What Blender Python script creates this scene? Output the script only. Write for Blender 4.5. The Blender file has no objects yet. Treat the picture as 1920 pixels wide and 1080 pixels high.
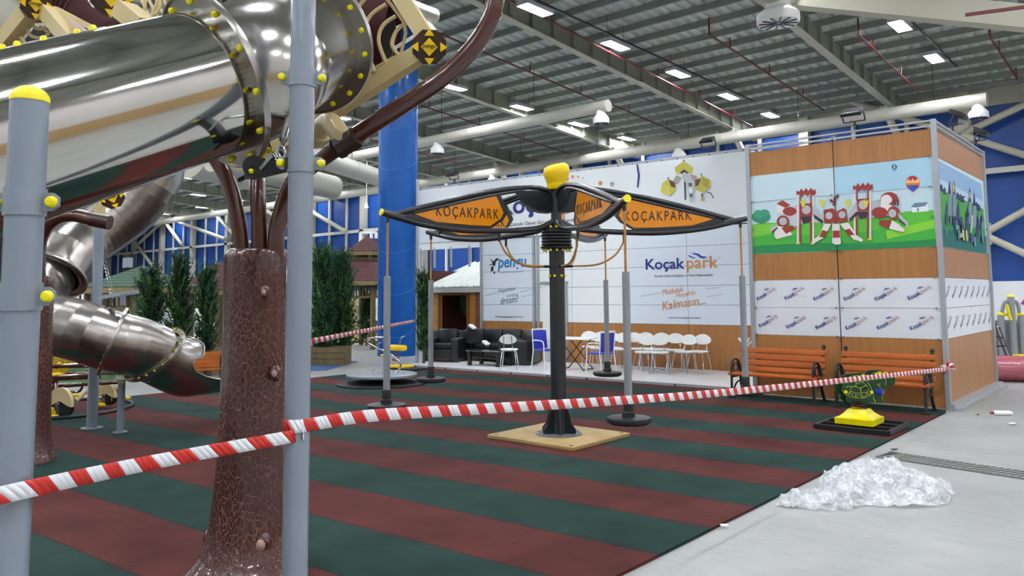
import bpy, bmesh, math, random
from mathutils import Vector, Matrix
PI = math.pi
SC = bpy.context.scene
COL = SC.collection
# ---------------------------------------------------------------- camera
F = 1452.; CX = 960.; CY = 428.; H = 1.8
YAW = math.radians(41.2); PIT = math.atan(124/1452.); ROLL = -0.0080
_f = Vector((-math.sin(YAW)*math.cos(PIT), math.cos(YAW)*math.cos(PIT), math.sin(PIT)))
_r = Vector((math.cos(YAW), math.sin(YAW), 0))
_u = Vector((math.sin(YAW)*math.sin(PIT), -math.cos(YAW)*math.sin(PIT), math.cos(PIT)))
CR = _r*math.cos(ROLL) + _u*math.sin(ROLL)
CU = -_r*math.sin(ROLL) + _u*math.cos(ROLL)
cd = bpy.data.cameras.new('camera'); cam = bpy.data.objects.new('camera', cd); COL.objects.link(cam)
cd.sensor_width = 36; cd.lens = 36*F/1920; cd.shift_y = -(540-CY)/1920; cd.clip_end = 400
cam.matrix_world = Matrix(((CR.x, CU.x, -_f.x, 0), (CR.y, CU.y, -_f.y, 0), (CR.z, CU.z, -_f.z, H), (0, 0, 0, 1)))
SC.camera = cam
# ---------------------------------------------------------------- world, exposure
w = bpy.data.worlds.new('world'); SC.world = w; w.use_nodes = True
w.node_tree.nodes['Background'].inputs[0].default_value = (.8, .88, 1, 1)
w.node_tree.nodes['Background'].inputs[1].default_value = .3
SC.view_settings.view_transform = 'Standard'; SC.view_settings.look = 'None'
SC.view_settings.gamma = 1; SC.view_settings.exposure = 0.85
LIGHT = 78.0          # strength of the ceiling lamps' diffusers
# ---------------------------------------------------------------- measuring from the camera's position
def ray(x, y): return _f + CR*((x-CX)/F) - CU*((y-CY)/F)
O = Vector((0, 0, H))
def G(x, y, z=0.):
    d = ray(x, y); return O + d*((z-H)/d.z)
def AY(x, y, Y):
    d = ray(x, y); return O + d*(Y/d.y)
def AX(x, y, X):
    d = ray(x, y); return O + d*(X/d.x)
def D(x, y, t): return O + ray(x, y)*t
def roof(x, y, z0, s):
    d = ray(x, y); return O + d*((z0-H)/(d.z+s*d.y))
# ---------------------------------------------------------------- materials
def srgb(h):
    h = h.lstrip('#'); v = [int(h[i:i+2], 16)/255 for i in (0, 2, 4)]
    return tuple(c/12.92 if c <= .04045 else ((c+.055)/1.055)**2.4 for c in v) + (1,)
MATS = {}
def mat(name, col, rough=.5, metal=0., bump=None, var=None, spec=.5, emit=0, coat=0, trans=0, alpha=1):
    """plain procedural material; var=(scale, amount, stretch) mottles the colour, bump=(scale, strength)"""
    if name in MATS: return MATS[name]
    m = bpy.data.materials.new(name); m.use_nodes = True; nt = m.node_tree; N = nt.nodes; L = nt.links
    b = N['Principled BSDF']; c = srgb(col) if isinstance(col, str) else tuple(col)+(1,)
    b.inputs['Base Color'].default_value = c; b.inputs['Roughness'].default_value = rough
    b.inputs['Metallic'].default_value = metal; b.inputs['Specular IOR Level'].default_value = spec
    b.inputs['Coat Weight'].default_value = coat; b.inputs['Coat Roughness'].default_value = .08
    b.inputs['Transmission Weight'].default_value = trans; b.inputs['Alpha'].default_value = alpha
    if emit:
        b.inputs['Emission Color'].default_value = c; b.inputs['Emission Strength'].default_value = emit
    if var or bump: tc = N.new('ShaderNodeTexCoord'); 
    if var:
        mp = N.new('ShaderNodeMapping'); L.new(tc.outputs['Object'], mp.inputs[0]); mp.inputs['Scale'].default_value = var[2] if len(var) > 2 else (1, 1, 1)
        n = N.new('ShaderNodeTexNoise'); n.inputs['Scale'].default_value = var[0]; n.inputs['Detail'].default_value = 5
        L.new(mp.outputs[0], n.inputs['Vector'])
        r = N.new('ShaderNodeMapRange'); r.inputs[1].default_value = .3; r.inputs[2].default_value = .7
        r.inputs[3].default_value = 1-var[1]; r.inputs[4].default_value = 1+var[1]; L.new(n.outputs[0], r.inputs[0])
        h = N.new('ShaderNodeHueSaturation'); h.inputs['Color'].default_value = c
        L.new(r.outputs[0], h.inputs['Value']); L.new(h.outputs[0], b.inputs['Base Color'])
    if bump:
        n2 = N.new('ShaderNodeTexNoise'); n2.inputs['Scale'].default_value = bump[0]; n2.inputs['Detail'].default_value = 4
        L.new(tc.outputs['Object'], n2.inputs['Vector'])
        bp = N.new('ShaderNodeBump'); bp.inputs['Strength'].default_value = bump[1]; bp.inputs['Distance'].default_value = .01
        L.new(n2.outputs[0], bp.inputs['Height']); L.new(bp.outputs[0], b.inputs['Normal'])
    MATS[name] = m; return m
def nodes(m): return m.node_tree.nodes, m.node_tree.links, m.node_tree.nodes['Principled BSDF']

STEEL = mat('stainless_steel', '#c9c6c0', .085, 1., var=(3, .05))
STEEL2 = mat('stainless_steel_segmented', '#b4b0aa', .2, 1., bump=(2.2, .15))
STEEL3 = mat('brushed_slide_steel', '#a09a95', .27, 1., bump=(3, .12), var=(5, .12))
FLANGE = mat('flange_steel', '#a8a69e', .28, 1.)
GALV = mat('galvanised_grey_paint', '#7f8a96', .28, 0., coat=.5)
GREYTUBE = mat('grey_tube', '#8b9095', .35)
YEL = mat('yellow_plastic', '#efe000', .35)
YEL2 = mat('warm_yellow_plastic', '#f7cf00', .38)
CHAR = mat('charcoal_paint', '#23272c', .28, coat=.3)
BLACK = mat('black_rubber', '#141619', .5)
BLKIRON = mat('cast_iron', '#1b1c1e', .45)
BRN = mat('glossy_brown_tube', '#4a2216', .22, coat=.8)
BRND = mat('brown_panel', '#3d2318', .35)
BEIGE = mat('beige_paint', '#cbb886', .4, coat=.2)
MAROON = mat('maroon_plastic', '#3d0f12', .65, spec=.25)
ORANGE = mat('orange_panel', '#e08a00', .25, coat=.35)
ROPE = mat('orange_rope', '#b5854a', .8, bump=(60, .8), var=(90, .5))
ALU = mat('aluminium', '#b9bdc2', .32, .8)
ALUP = mat('aluminium_profile', '#a9adb2', .4, .35)
WHITE = mat('white_panel', '#eceff0', .35)
WHITEP = mat('white_plastic', '#f0f1ee', .35)
DUCTM = mat('duct_cream', '#bcbaad', .5)
WEBM = mat('rafter_web', '#8f9382', .6)
WHITEST = mat('white_steel', '#d3d3c9', .5)
BEIGEST = mat('beige_steel', '#b9b6a4', .55)
BLUECOL = mat('blue_column_paint', '#02529f', .4, spec=.3, coat=.1)
CHROME = mat('chrome', '#c9cbd0', .15, 1.)
NAVY = mat('navy_print', '#24307c', .5)
PRED = mat('print_orange', '#d08a50', .5)
CYANP = mat('print_cyan', '#1c7fb8', .5)
PBLK = mat('print_black', '#1c1d22', .5)
PGREY = mat('print_grey', '#8c98a4', .5)
PPALE = mat('print_pale', '#b9c6d0', .5)
REDPIPE = mat('red_sprinkler_paint', '#6b1c1e', .45)
BLUEF = mat('blue_plastic', '#2233a8', .4)
LEATHER = mat('black_leather', '#15171a', .38, bump=(25, .2))
TIMBER = mat('weathered_timber', '#6e6040', .75, var=(6, .25, (1, 1, .2)))
PINE = mat('pine_boards', '#c08a38', .6, var=(5, .25, (.3, .3, 3)))
BENCHW = mat('orange_stained_slats', '#a9561d', .5, spec=.3, var=(4, .28, (.3, 3, 3)))
PLY = mat('plywood_board', '#a18656', .6, var=(4, .15))
SHR = mat('red_shingles', '#4d2a2c', .85, var=(8, .25))
SHG = mat('green_shingles', '#2f4a3a', .85, var=(8, .25))
MELA = mat('beech_laminate', '#a8723e', .45, var=(7, .12, (2.2, 2.2, .12)))
EMIT = mat('lamp_diffuser', '#f4f8ff', .5, emit=LIGHT)
LAMPH = mat('lamp_housing', '#c8ccd0', .4)

def bark_material():
    m = mat('cracked_bark', '#3d1c18', .28, coat=.5); N, L, b = nodes(m)
    tc = N.new('ShaderNodeTexCoord'); mp = N.new('ShaderNodeMapping'); mp.inputs['Scale'].default_value = (1, 1, .42)
    L.new(tc.outputs['Object'], mp.inputs[0])
    ns = N.new('ShaderNodeTexNoise'); ns.inputs['Scale'].default_value = 9; L.new(mp.outputs[0], ns.inputs['Vector'])
    ad = N.new('ShaderNodeVectorMath'); ad.operation = 'MULTIPLY_ADD'; ad.inputs[1].default_value = (.09, .09, .05)
    L.new(ns.outputs['Color'], ad.inputs[0]); L.new(mp.outputs[0], ad.inputs[2])
    v = N.new('ShaderNodeTexVoronoi'); v.feature = 'DISTANCE_TO_EDGE'; v.inputs['Scale'].default_value = 46
    L.new(ad.outputs[0], v.inputs['Vector'])
    r = N.new('ShaderNodeMapRange'); r.inputs[1].default_value = .025; r.inputs[2].default_value = .085; r.inputs[3].default_value = 1; r.inputs[4].default_value = 0
    L.new(v.outputs['Distance'], r.inputs[0])
    n3 = N.new('ShaderNodeTexNoise'); n3.inputs['Scale'].default_value = 5; L.new(mp.outputs[0], n3.inputs['Vector'])
    mm = N.new('ShaderNodeMath'); mm.operation = 'MULTIPLY'; L.new(r.outputs[0], mm.inputs[0])
    r3 = N.new('ShaderNodeMapRange'); r3.inputs[1].default_value = .3; r3.inputs[2].default_value = .6; r3.inputs[3].default_value = .15; r3.inputs[4].default_value = .85
    L.new(n3.outputs[0], r3.inputs[0]); L.new(r3.outputs[0], mm.inputs[1])
    mx = N.new('ShaderNodeMix'); mx.data_type = 'RGBA'; mx.inputs[6].default_value = srgb('#451f19'); mx.inputs[7].default_value = srgb('#8a6053')
    L.new(mm.outputs[0], mx.inputs[0]); L.new(mx.outputs[2], b.inputs['Base Color'])
    bp = N.new('ShaderNodeBump'); bp.inputs['Strength'].default_value = .7; bp.inputs['Distance'].default_value = .01
    L.new(r.outputs[0], bp.inputs['Height']); L.new(bp.outputs[0], b.inputs['Normal'])
    return m
BARK = bark_material()

def concrete_material():
    m = mat('polished_concrete', '#9d9d9a', .42, spec=.4); N, L, b = nodes(m)
    tc = N.new('ShaderNodeTexCoord')
    n = N.new('ShaderNodeTexNoise'); n.inputs['Scale'].default_value = .9; n.inputs['Detail'].default_value = 9; n.inputs['Roughness'].default_value = .65
    L.new(tc.outputs['Object'], n.inputs['Vector'])
    cr = N.new('ShaderNodeValToRGB'); cr.color_ramp.elements[0].position = .3; cr.color_ramp.elements[0].color = srgb('#8f918f')
    cr.color_ramp.elements[1].position = .7; cr.color_ramp.elements[1].color = srgb('#a9aaa8')
    L.new(n.outputs[0], cr.inputs[0])
    n2 = N.new('ShaderNodeTexNoise'); n2.inputs['Scale'].default_value = 14; n2.inputs['Detail'].default_value = 8
    mp = N.new('ShaderNodeMapping'); mp.inputs['Scale'].default_value = (.25, 1, 1); mp.inputs['Rotation'].default_value = (0, 0, .5)
    L.new(tc.outputs['Object'], mp.inputs[0]); L.new(mp.outputs[0], n2.inputs['Vector'])
    r = N.new('ShaderNodeMapRange'); r.inputs[1].default_value = .35; r.inputs[2].default_value = .75; r.inputs[3].default_value = .95; r.inputs[4].default_value = 1.07
    L.new(n2.outputs[0], r.inputs[0])
    h = N.new('ShaderNodeHueSaturation'); L.new(cr.outputs[0], h.inputs['Color']); L.new(r.outputs[0], h.inputs['Value'])
    L.new(h.outputs[0], b.inputs['Base Color'])
    return m
CONC = concrete_material()

SL = .072        # the mat's stripes, the platform edge and the partition wall run 4 degrees off the booth
def mat_material():
    m = mat('striped_rubber', '#3f2a2a', .85, spec=.12); N, L, b = nodes(m)
    tc = N.new('ShaderNodeTexCoord'); sp = N.new('ShaderNodeSeparateXYZ'); L.new(tc.outputs['Object'], sp.inputs[0])
    # wobble of the tile edges
    wn = N.new('ShaderNodeTexNoise'); wn.inputs['Scale'].default_value = 1.4; L.new(tc.outputs['Object'], wn.inputs['Vector'])
    def math_(op, a, b_, c=None):
        q = N.new('ShaderNodeMath'); q.operation = op
        for i, s in enumerate((a, b_, c)):
            if s is None: continue
            if isinstance(s, (int, float)): q.inputs[i].default_value = s
            else: L.new(s, q.inputs[i])
        return q.outputs[0]
    yy = math_('MULTIPLY_ADD', sp.outputs['X'], -SL, sp.outputs['Y'])      # y + SL*(-2.87-x)
    yy = math_('ADD', yy, -2.87*SL + .775*40 - 5.56)
    yy = math_('MULTIPLY_ADD', wn.outputs[0], .05, yy)
    k = math_('DIVIDE', yy, .775)
    par = math_('MODULO', math_('FLOOR', k, 0), 2)
    n = N.new('ShaderNodeTexNoise'); n.inputs['Scale'].default_value = 1.7; n.inputs['Detail'].default_value = 8; L.new(tc.outputs['Object'], n.inputs['Vector'])
    r = N.new('ShaderNodeMapRange'); r.inputs[1].default_value = .3; r.inputs[2].default_value = .7; r.inputs[3].default_value = .75; r.inputs[4].default_value = 1.25
    L.new(n.outputs[0], r.inputs[0])
    mx = N.new('ShaderNodeMix'); mx.data_type = 'RGBA'; mx.inputs[6].default_value = srgb('#4e2724'); mx.inputs[7].default_value = srgb('#1f3530')
    L.new(par, mx.inputs[0])
    # tile joints: along the stripes (at stripe edges and mid-stripe) and across
    fr = math_('FRACT', math_('MULTIPLY', k, 1.), 0)
    e1 = math_('LESS_THAN', fr, .022)
    fr2 = math_('FRACT', math_('MULTIPLY_ADD', k, 1., .5), 0)
    e2 = math_('MULTIPLY', math_('LESS_THAN', fr2, .012), math_('GREATER_THAN', n.outputs[0], .52))
    x2 = math_('FRACT', math_('DIVIDE', math_('MULTIPLY_ADD', par, .4, sp.outputs['X']), .775), 0)
    e3 = math_('MULTIPLY', math_('LESS_THAN', x2, .012), math_('GREATER_THAN', wn.outputs[0], .56))
    e = math_('MAXIMUM', math_('MULTIPLY', e1, .55), math_('MAXIMUM', math_('MULTIPLY', e2, .6), math_('MULTIPLY', e3, .5)))
    mx2 = N.new('ShaderNodeMix'); mx2.data_type = 'RGBA'; mx2.inputs[7].default_value = srgb('#141a19')
    L.new(e, mx2.inputs[0]); L.new(mx.outputs[2], mx2.inputs[6])
    h = N.new('ShaderNodeHueSaturation'); L.new(mx2.outputs[2], h.inputs['Color']); L.new(r.outputs[0], h.inputs['Value'])
    L.new(h.outputs[0], b.inputs['Base Color'])
    n4 = N.new('ShaderNodeTexNoise'); n4.inputs['Scale'].default_value = 160; L.new(tc.outputs['Object'], n4.inputs['Vector'])
    bp = N.new('ShaderNodeBump'); bp.inputs['Strength'].default_value = .35; bp.inputs['Distance'].default_value = .004
    L.new(n4.outputs[0], bp.inputs['Height']); L.new(bp.outputs[0], b.inputs['Normal'])
    return m
MATM = mat_material()

def rib_material(name, c, c2, axis, pitch, duty, rough=.5):
    """a sheet pressed with ribs: real grooves are too fine to model, so the profile is a bump and a groove colour"""
    m = mat(name, c, rough); N, L, b = nodes(m)
    tc = N.new('ShaderNodeTexCoord'); sp = N.new('ShaderNodeSeparateXYZ'); L.new(tc.outputs['Object'], sp.inputs[0])
    q = N.new('ShaderNodeMath'); q.operation = 'DIVIDE'; L.new(sp.outputs[axis], q.inputs[0]); q.inputs[1].default_value = pitch
    f = N.new('ShaderNodeMath'); f.operation = 'FRACT'; L.new(q.outputs[0], f.inputs[0])
    g = N.new('ShaderNodeMath'); g.operation = 'LESS_THAN'; L.new(f.outputs[0], g.inputs[0]); g.inputs[1].default_value = duty
    mx = N.new('ShaderNodeMix'); mx.data_type = 'RGBA'; mx.inputs[6].default_value = srgb(c); mx.inputs[7].default_value = srgb(c2)
    L.new(g.outputs[0], mx.inputs[0]); L.new(mx.outputs[2], b.inputs['Base Color'])
    return m
BLUEW = rib_material('blue_wall_sheet', '#0c4796', '#0b4088', 2, .25, .1, .45)
DECK = mat('roof_deck_sheet', '#c2c8c2', .6)
PURL = mat('purlin_grey', '#868b84', .6)
SCREEN = mat('far_wall_grey', '#a6a9a6', .7)

# ---------------------------------------------------------------- mesh builder
class MB:
    def __init__(s): s.v = []; s.f = []; s.mi = []; s.sm = []
    def add(s, vs, fs, mi=0, smooth=False):
        o = len(s.v); s.v += [tuple(v) for v in vs]
        for f in fs: s.f.append(tuple(i+o for i in f)); s.mi.append(mi); s.sm.append(smooth)
        return s
    def box(s, c, d, M=None, mi=0):
        c = Vector(c); h = Vector(d)/2; vs = []
        for i in range(8):
            p = Vector((h.x*(1 if i & 1 else -1), h.y*(1 if i & 2 else -1), h.z*(1 if i & 4 else -1)))
            vs.append((M @ p if M else p)+c)
        return s.add(vs, [(0, 2, 3, 1), (4, 5, 7, 6), (0, 1, 5, 4), (2, 6, 7, 3), (0, 4, 6, 2), (1, 3, 7, 5)], mi)
    def rbox(s, c, d, b=.02, M=None, mi=0, seg=3):
        bm = bmesh.new(); bmesh.ops.create_cube(bm, size=1)
        for v in bm.verts: v.co = Vector((v.co.x*d[0], v.co.y*d[1], v.co.z*d[2]))
        bmesh.ops.bevel(bm, geom=bm.edges[:], offset=b, segments=seg, profile=.5, affect='EDGES')
        bm.verts.index_update()
        c = Vector(c); vs = [(M @ v.co if M else v.co)+c for v in bm.verts]; fs = [[v.index for v in f.verts] for f in bm.faces]; bm.free()
        return s.add(vs, fs, mi, True)
    def tube(s, pts, r, n=12, closed=False, mi=0, cap=True, smooth=True, sq=False):
        pts = [Vector(p) for p in pts]; m = len(pts); rs = r if isinstance(r, (list, tuple)) else [r]*m
        T = []
        for i in range(m):
            if closed: t = pts[(i+1) % m]-pts[i-1]
            else: t = pts[min(i+1, m-1)]-pts[max(i-1, 0)]
            T.append(t.normalized())
        a = Vector((0, 0, 1)) if abs(T[0].z) < .9 else Vector((1, 0, 0))
        nrm = (a-T[0]*a.dot(T[0])).normalized(); vs = []
        for i in range(m):
            nrm = (nrm-T[i]*nrm.dot(T[i])).normalized(); bn = T[i].cross(nrm)
            for k in range(n):
                th = 2*PI*(k+(.5 if sq else 0))/n
                vs.append(pts[i]+(nrm*math.cos(th)+bn*math.sin(th))*rs[i])
        fs = []
        for i in range(m if closed else m-1):
            j = (i+1) % m
            for k in range(n):
                k2 = (k+1) % n; fs.append((i*n+k, i*n+k2, j*n+k2, j*n+k))
        s.add(vs, fs, mi, smooth and not sq)
        if cap and not closed:
            o = len(s.v)-m*n; s.f += [tuple(o+k for k in range(n))[::-1], tuple(o+(m-1)*n+k for k in range(n))]; s.mi += [mi]*2; s.sm += [False]*2
        return s
    def cyl(s, a, b, r, r2=None, n=16, mi=0, smooth=True): return s.tube([a, b], [r, r if r2 is None else r2], n, mi=mi, smooth=smooth)
    def bar(s, a, b, w, h=None, up=(0, 0, 1), mi=0):
        a = Vector(a); b = Vector(b); t = b-a; l = t.length; t.normalize(); up = Vector(up)
        if abs(t.dot(up)) > .98: up = Vector((1, 0, 0))
        x = t.cross(up).normalized(); z = x.cross(t)
        M = Matrix((x, t, z)).transposed(); return s.box((a+b)/2, (w, l, h or w), M, mi)
    def lathe(s, prof, c=(0, 0, 0), n=24, M=None, mi=0, smooth=True, sx=1, sy=1, cap=True):
        c = Vector(c); vs = []; m = len(prof)
        for r, z in prof:
            for k in range(n):
                th = 2*PI*k/n; p = Vector((r*math.cos(th)*sx, r*math.sin(th)*sy, z)); vs.append((M @ p if M else p)+c)
        fs = [(i*n+k, i*n+(k+1) % n, (i+1)*n+(k+1) % n, (i+1)*n+k) for i in range(m-1) for k in range(n)]
        s.add(vs, fs, mi, smooth); o = len(s.v)-m*n
        for i, rev in ((0, True), (m-1, False)):
            if cap and prof[i][0] > 1e-5:
                f = tuple(o+i*n+k for k in range(n)); s.f.append(f[::-1] if rev else f); s.mi.append(mi); s.sm.append(False)
        return s
    def ball(s, c, r, n=12, M=None, mi=0, sz=1.):
        pr = [(max(1e-6, math.sin(PI*i/(n//2)))*r, -math.cos(PI*i/(n//2))*r*sz) for i in range(n//2+1)]
        return s.lathe(pr, c, n, M, mi)
    def prism(s, poly, th, M, c=(0, 0, 0), mi=0, mi_side=None):
        """poly: (u,v) outline; extruded from 0 to th along local w; M maps (u,v,w)"""
        c = Vector(c); n = len(poly)
        vs = [M @ Vector((u, v, 0))+c for u, v in poly]+[M @ Vector((u, v, th))+c for u, v in poly]
        s.add(vs, [tuple(range(n))[::-1], tuple(range(n, 2*n))], mi)
        o = len(s.v)-2*n
        for i in range(n):
            j = (i+1) % n; s.f.append((o+i, o+j, o+n+j, o+n+i)); s.mi.append(mi if mi_side is None else mi_side); s.sm.append(False)
        return s
    def build(s, name, mats, parent=None, off=None, **kw):
        me = bpy.data.meshes.new(name)
        if off is not None: o_ = Vector(off)
        elif parent is not None and not kw.pop('local', False): o_ = wloc(parent)
        else: o_ = Vector((0, 0, 0))
        kw.pop('local', None)
        me.from_pydata([(v[0]-o_.x, v[1]-o_.y, v[2]-o_.z) for v in s.v], [], s.f)
        if not isinstance(mats, (list, tuple)): mats = [mats]
        for m in mats: me.materials.append(m)
        me.polygons.foreach_set('material_index', s.mi); me.polygons.foreach_set('use_smooth', s.sm)
        me.update(); bm = bmesh.new(); bm.from_mesh(me); bmesh.ops.recalc_face_normals(bm, faces=bm.faces[:])
        bm.to_mesh(me); bm.free()
        if any(s.sm):
            me.set_sharp_from_angle(angle=math.radians(42))
        o = bpy.data.objects.new(name, me); COL.objects.link(o)
        if parent is not None: o.parent = parent
        elif off is not None: o.location = o_
        for k, v in kw.items(): o[k] = v
        return o
def wloc(o):
    l = Vector((0, 0, 0))
    while o is not None: l = l+o.location; o = o.parent
    return l
def thing(name, label, cat, loc=(0, 0, 0), rz=0, group=None):
    o = bpy.data.objects.new(name, None); COL.objects.link(o); o.location = loc; o.rotation_euler = (0, 0, rz)
    o.empty_display_size = .2
    o['label'] = label; o['category'] = cat
    if group: o['group'] = group
    return o
def tag(o, label, cat, group=None):
    o['label'] = label; o['category'] = cat
    if group: o['group'] = group
    return o
def struct(o): o['kind'] = 'structure'; return o
def copy_tree(o, parent=None):
    c = o.copy(); COL.objects.link(c); c.parent = parent
    for ch in o.children: copy_tree(ch, c)
    return c
def place(proto, first, loc, rz, label, group=None):
    o = proto if first else copy_tree(proto)
    o.location = loc; o.rotation_euler = (0, 0, rz); o['label'] = label
    if group: o['group'] = group
    return o
def text(body, name, m, parent, M, size=1., width=None, height=None, ext=.001, bold=0., shear=0., align='CENTER', space=1.):
    """lettering as a real mesh; M places it (x along the line, y up, z out of the surface), local to the parent"""
    cu = bpy.data.curves.new('tmp', 'FONT'); cu.body = body; cu.size = size; cu.extrude = ext; cu.offset = bold; cu.shear = shear
    cu.align_x = align; cu.align_y = 'CENTER'; cu.space_character = space; cu.resolution_u = 3
    ob = bpy.data.objects.new('tmp', cu); COL.objects.link(ob)
    dg = bpy.context.evaluated_depsgraph_get(); me = bpy.data.meshes.new_from_object(ob.evaluated_get(dg))
    bpy.data.objects.remove(ob); bpy.data.curves.remove(cu)
    xs = [v.co.x for v in me.vertices]; ys = [v.co.y for v in me.vertices]
    wd = max(xs)-min(xs); hg = max(ys)-min(ys); cx = (max(xs)+min(xs))/2; cy = (max(ys)+min(ys))/2
    sx = width/wd if width else 1; sy = height/hg if height else (sx if width else 1)
    for v in me.vertices: v.co = M @ Vector(((v.co.x-cx)*sx, (v.co.y-cy)*sy, v.co.z))
    me.materials.clear(); me.materials.append(m); me.name = name
    o = bpy.data.objects.new(name, me); COL.objects.link(o); o.parent = parent
    return o
def frame(o, x, y):
    """4x4 with local x,y axes given; z = x cross y"""
    x = Vector(x).normalized(); y = Vector(y).normalized(); z = x.cross(y)
    return Matrix(((x.x, y.x, z.x, o[0]), (x.y, y.y, z.y, o[1]), (x.z, y.z, z.z, o[2]), (0, 0, 0, 1)))
def smooth_path(pts, n=6, closed=False):
    P = [Vector(p) for p in pts]; m = len(P); out = []
    for i in range(m-1):
        p0 = P[max(i-1, 0)]; p1 = P[i]; p2 = P[i+1]; p3 = P[min(i+2, m-1)]
        for k in range(n):
            t = k/n
            out.append(.5*((2*p1)+(-p0+p2)*t+(2*p0-5*p1+4*p2-p3)*t*t+(-p0+3*p1-3*p2+p3)*t**3))
    out.append(P[-1]); return out
# ================================================================= the hall
YW = 34.0
def roof_z(z0, Y): return z0-.067*Y
XA, XB, YA = -100., 11., -18.
struct(MB().box(((XA+XB)/2, (YA+YW)/2, -.1), (XB-XA, YW-YA, .2)).build('floor', CONC))
# ceiling: trapezoidal deck on purlins on rafters
cl = struct(bpy.data.objects.new('ceiling', None)); COL.objects.link(cl); cl.location = (0, 0, 11)
# deck ribs run down the slope; modelled over the part in view, plain beyond it
b = MB(); xs = []; x = -46.; up = 0
while x < 6: xs += [(x, 0), (x+.16, 0), (x+.20, .07), (x+.34, .07)]; x += .38
xs = [(XA, 0), (-46, 0)]+xs+[(XB, 0)]
vs = []; 
for (x, h) in xs: vs += [(x, YA, roof_z(11.86, YA)+h), (x, YW, roof_z(11.86, YW)+h)]
b.add(vs, [(2*i, 2*i+1, 2*i+3, 2*i+2) for i in range(len(xs)-1)])
b.build('roof_deck', DECK, cl)
b = MB(); Y = 33.4; first = None
while Y > -20:
    z = roof_z(11.85, Y)
    if first is None:
        p = MB()
        for (y0, z0, dy, dz) in ((0, -.10, .012, .20), (.035, -.006, .07, .012), (.035, -.194, .07, .012)): p.box(((XA+XB)/2, y0, z0), (XB-XA, dy, dz))
        first = p.build('purlin', PURL, cl, off=(0, 0, 0)); o = first
    else: o = first.copy(); COL.objects.link(o)
    o.location = (0, Y, z-11); Y -= 1.045
rx = [-14.72+6.4*k for k in range(-11, 4)]
first = None
for X in rx:
    if first is None:
        p = MB(); a = Vector((0, YA, roof_z(11.03, YA))); c = Vector((0, YW, roof_z(11.03, YW)))
        u = Vector((0, 0, 1))
        p.bar(a, c, .26, .03); p.bar(a+u*.32, c+u*.32, .02, .62, mi=1)
        for k in range(52):
            Yk = 33.4-1.045*k
            p.box((.0, Yk+.06, roof_z(11.03, Yk)+.34), (.25, .16, .5), mi=1)
        first = p.build('rafter', [BEIGEST, WEBM], cl, off=(0, 0, 0)); o = first
    else: o = first.copy(); COL.objects.link(o)
    o.location = (X, 0, -11)
# back wall
struct(MB().box(((XA+XB)/2, YW+.1, 6.2), (XB-XA, .2, 8.1)).build('wall_back', BLUEW))
struct(MB().box(((XA+XB)/2, YW-.03, 1.07), (XB-XA, .06, 2.14)).build('trim_1', WHITE))
struct(MB().box(((XA+XB)/2, YW-.02, roof_z(11.5, YW)), (XB-XA, .2, .8)).build('trim_2', BEIGEST))
struct(MB().box(((XA+XB)/2, YA-.1, 6), (XB-XA, .2, 14)).build('wall_front', SCREEN))
struct(MB().box((XB+.1, (YA+YW)/2, 6), (.2, YW-YA, 14)).box((XB-.02, (YA+YW)/2, 1.6), (.1, YW-YA, 3.2), mi=1).build('wall_right_bounce', [mat('pale_bounce_wall', '#d8d4d2', .6), mat('tan_reflection_band', '#b89a70', .5)]))  # unseen; set near, pale and tan, for bounce light and tube reflections
struct(MB().box((XA-.1, (YA+YW)/2, 6), (.2, YW-YA, 14)).build('wall_left', SCREEN))
# wall framing: mullions, columns, girts, wind bracing
g = thing('wall_framing', 'white steel mullions, girts and cross bracing in front of the blue back wall', 'framing', (0, YW-.2, 0))
struct(g)
def mull(X, wd, d=.12, m=WHITEST, nm='mullion', z1=9.7): return MB().box((X, YW-.1-d/2, z1/2), (wd, d, z1)).build(nm, m, g)
cols = [-6.2-6.18*k for k in range(15)]
for X in cols:
    mull(X, .42, .4, BEIGEST, 'column')
k = 0
X = -4.2
while X > -95:
    if all(abs(X-c) > .5 for c in cols): mull(X, .16)
    X -= 2.06
for z, x0, x1 in ((6.3, XA, -37), (6.28, -9.2, XB)):
    MB().box(((x0+x1)/2, YW-.42, z), (x1-x0, .16, .2)).build('girt', WHITEST, g)
MB().box((-70, YW-.4, 3.4), (58, .1, .12)).build('girt', WHITEST, g)
def brace(a, c, r=.13):
    MB().cyl((a[0], YW-.62, a[1]), (c[0], YW-.62, c[1]), r, n=10).build('brace', BEIGEST, g)
brace((-10.8, 10), (-1.5, 5.3)); brace((-9.5, 6.55), (0, 10.2)); brace((-5.8, 3.9), (1, 7.8)); brace((-5.8, 3.9), (1, -.2))
MB().box((-6.5, YW-.66, 7.75), (1.0, .04, .7), Matrix.Rotation(-.1, 3, 'Y')).build('gusset_plate', BEIGEST, g)
MB().box((-5.9, YW-.66, 3.9), (.8, .04, .8)).build('gusset_plate', BEIGEST, g)
for (x0, z0, x1, z1) in ((-81, 8.3, -72.8, 3.2), (-78.5, 7.2, -70.2, 10.2), (-75, 10.2, -69.5, 6.6), (-70.5, 8.8, -61.7, 6.7), (-64.5, 9.6, -59.5, 6.5), (-57, 9.5, -50, 6.2), (-51.3, 9, -44.8, 6.3), (-30.5, 9.5, -28, 6.2)):
    brace((x0, z0), (x1, z1), .16)
# knee braces under the rafter ends
for X in (-21, -14.8, -8.6, -27.2):
    MB().cyl((X+.1, 31.3, roof_z(11.0, 31.3)), (X+.9, 33.2, 5.9), .14, n=10).build('brace', BEIGEST, g)

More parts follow.
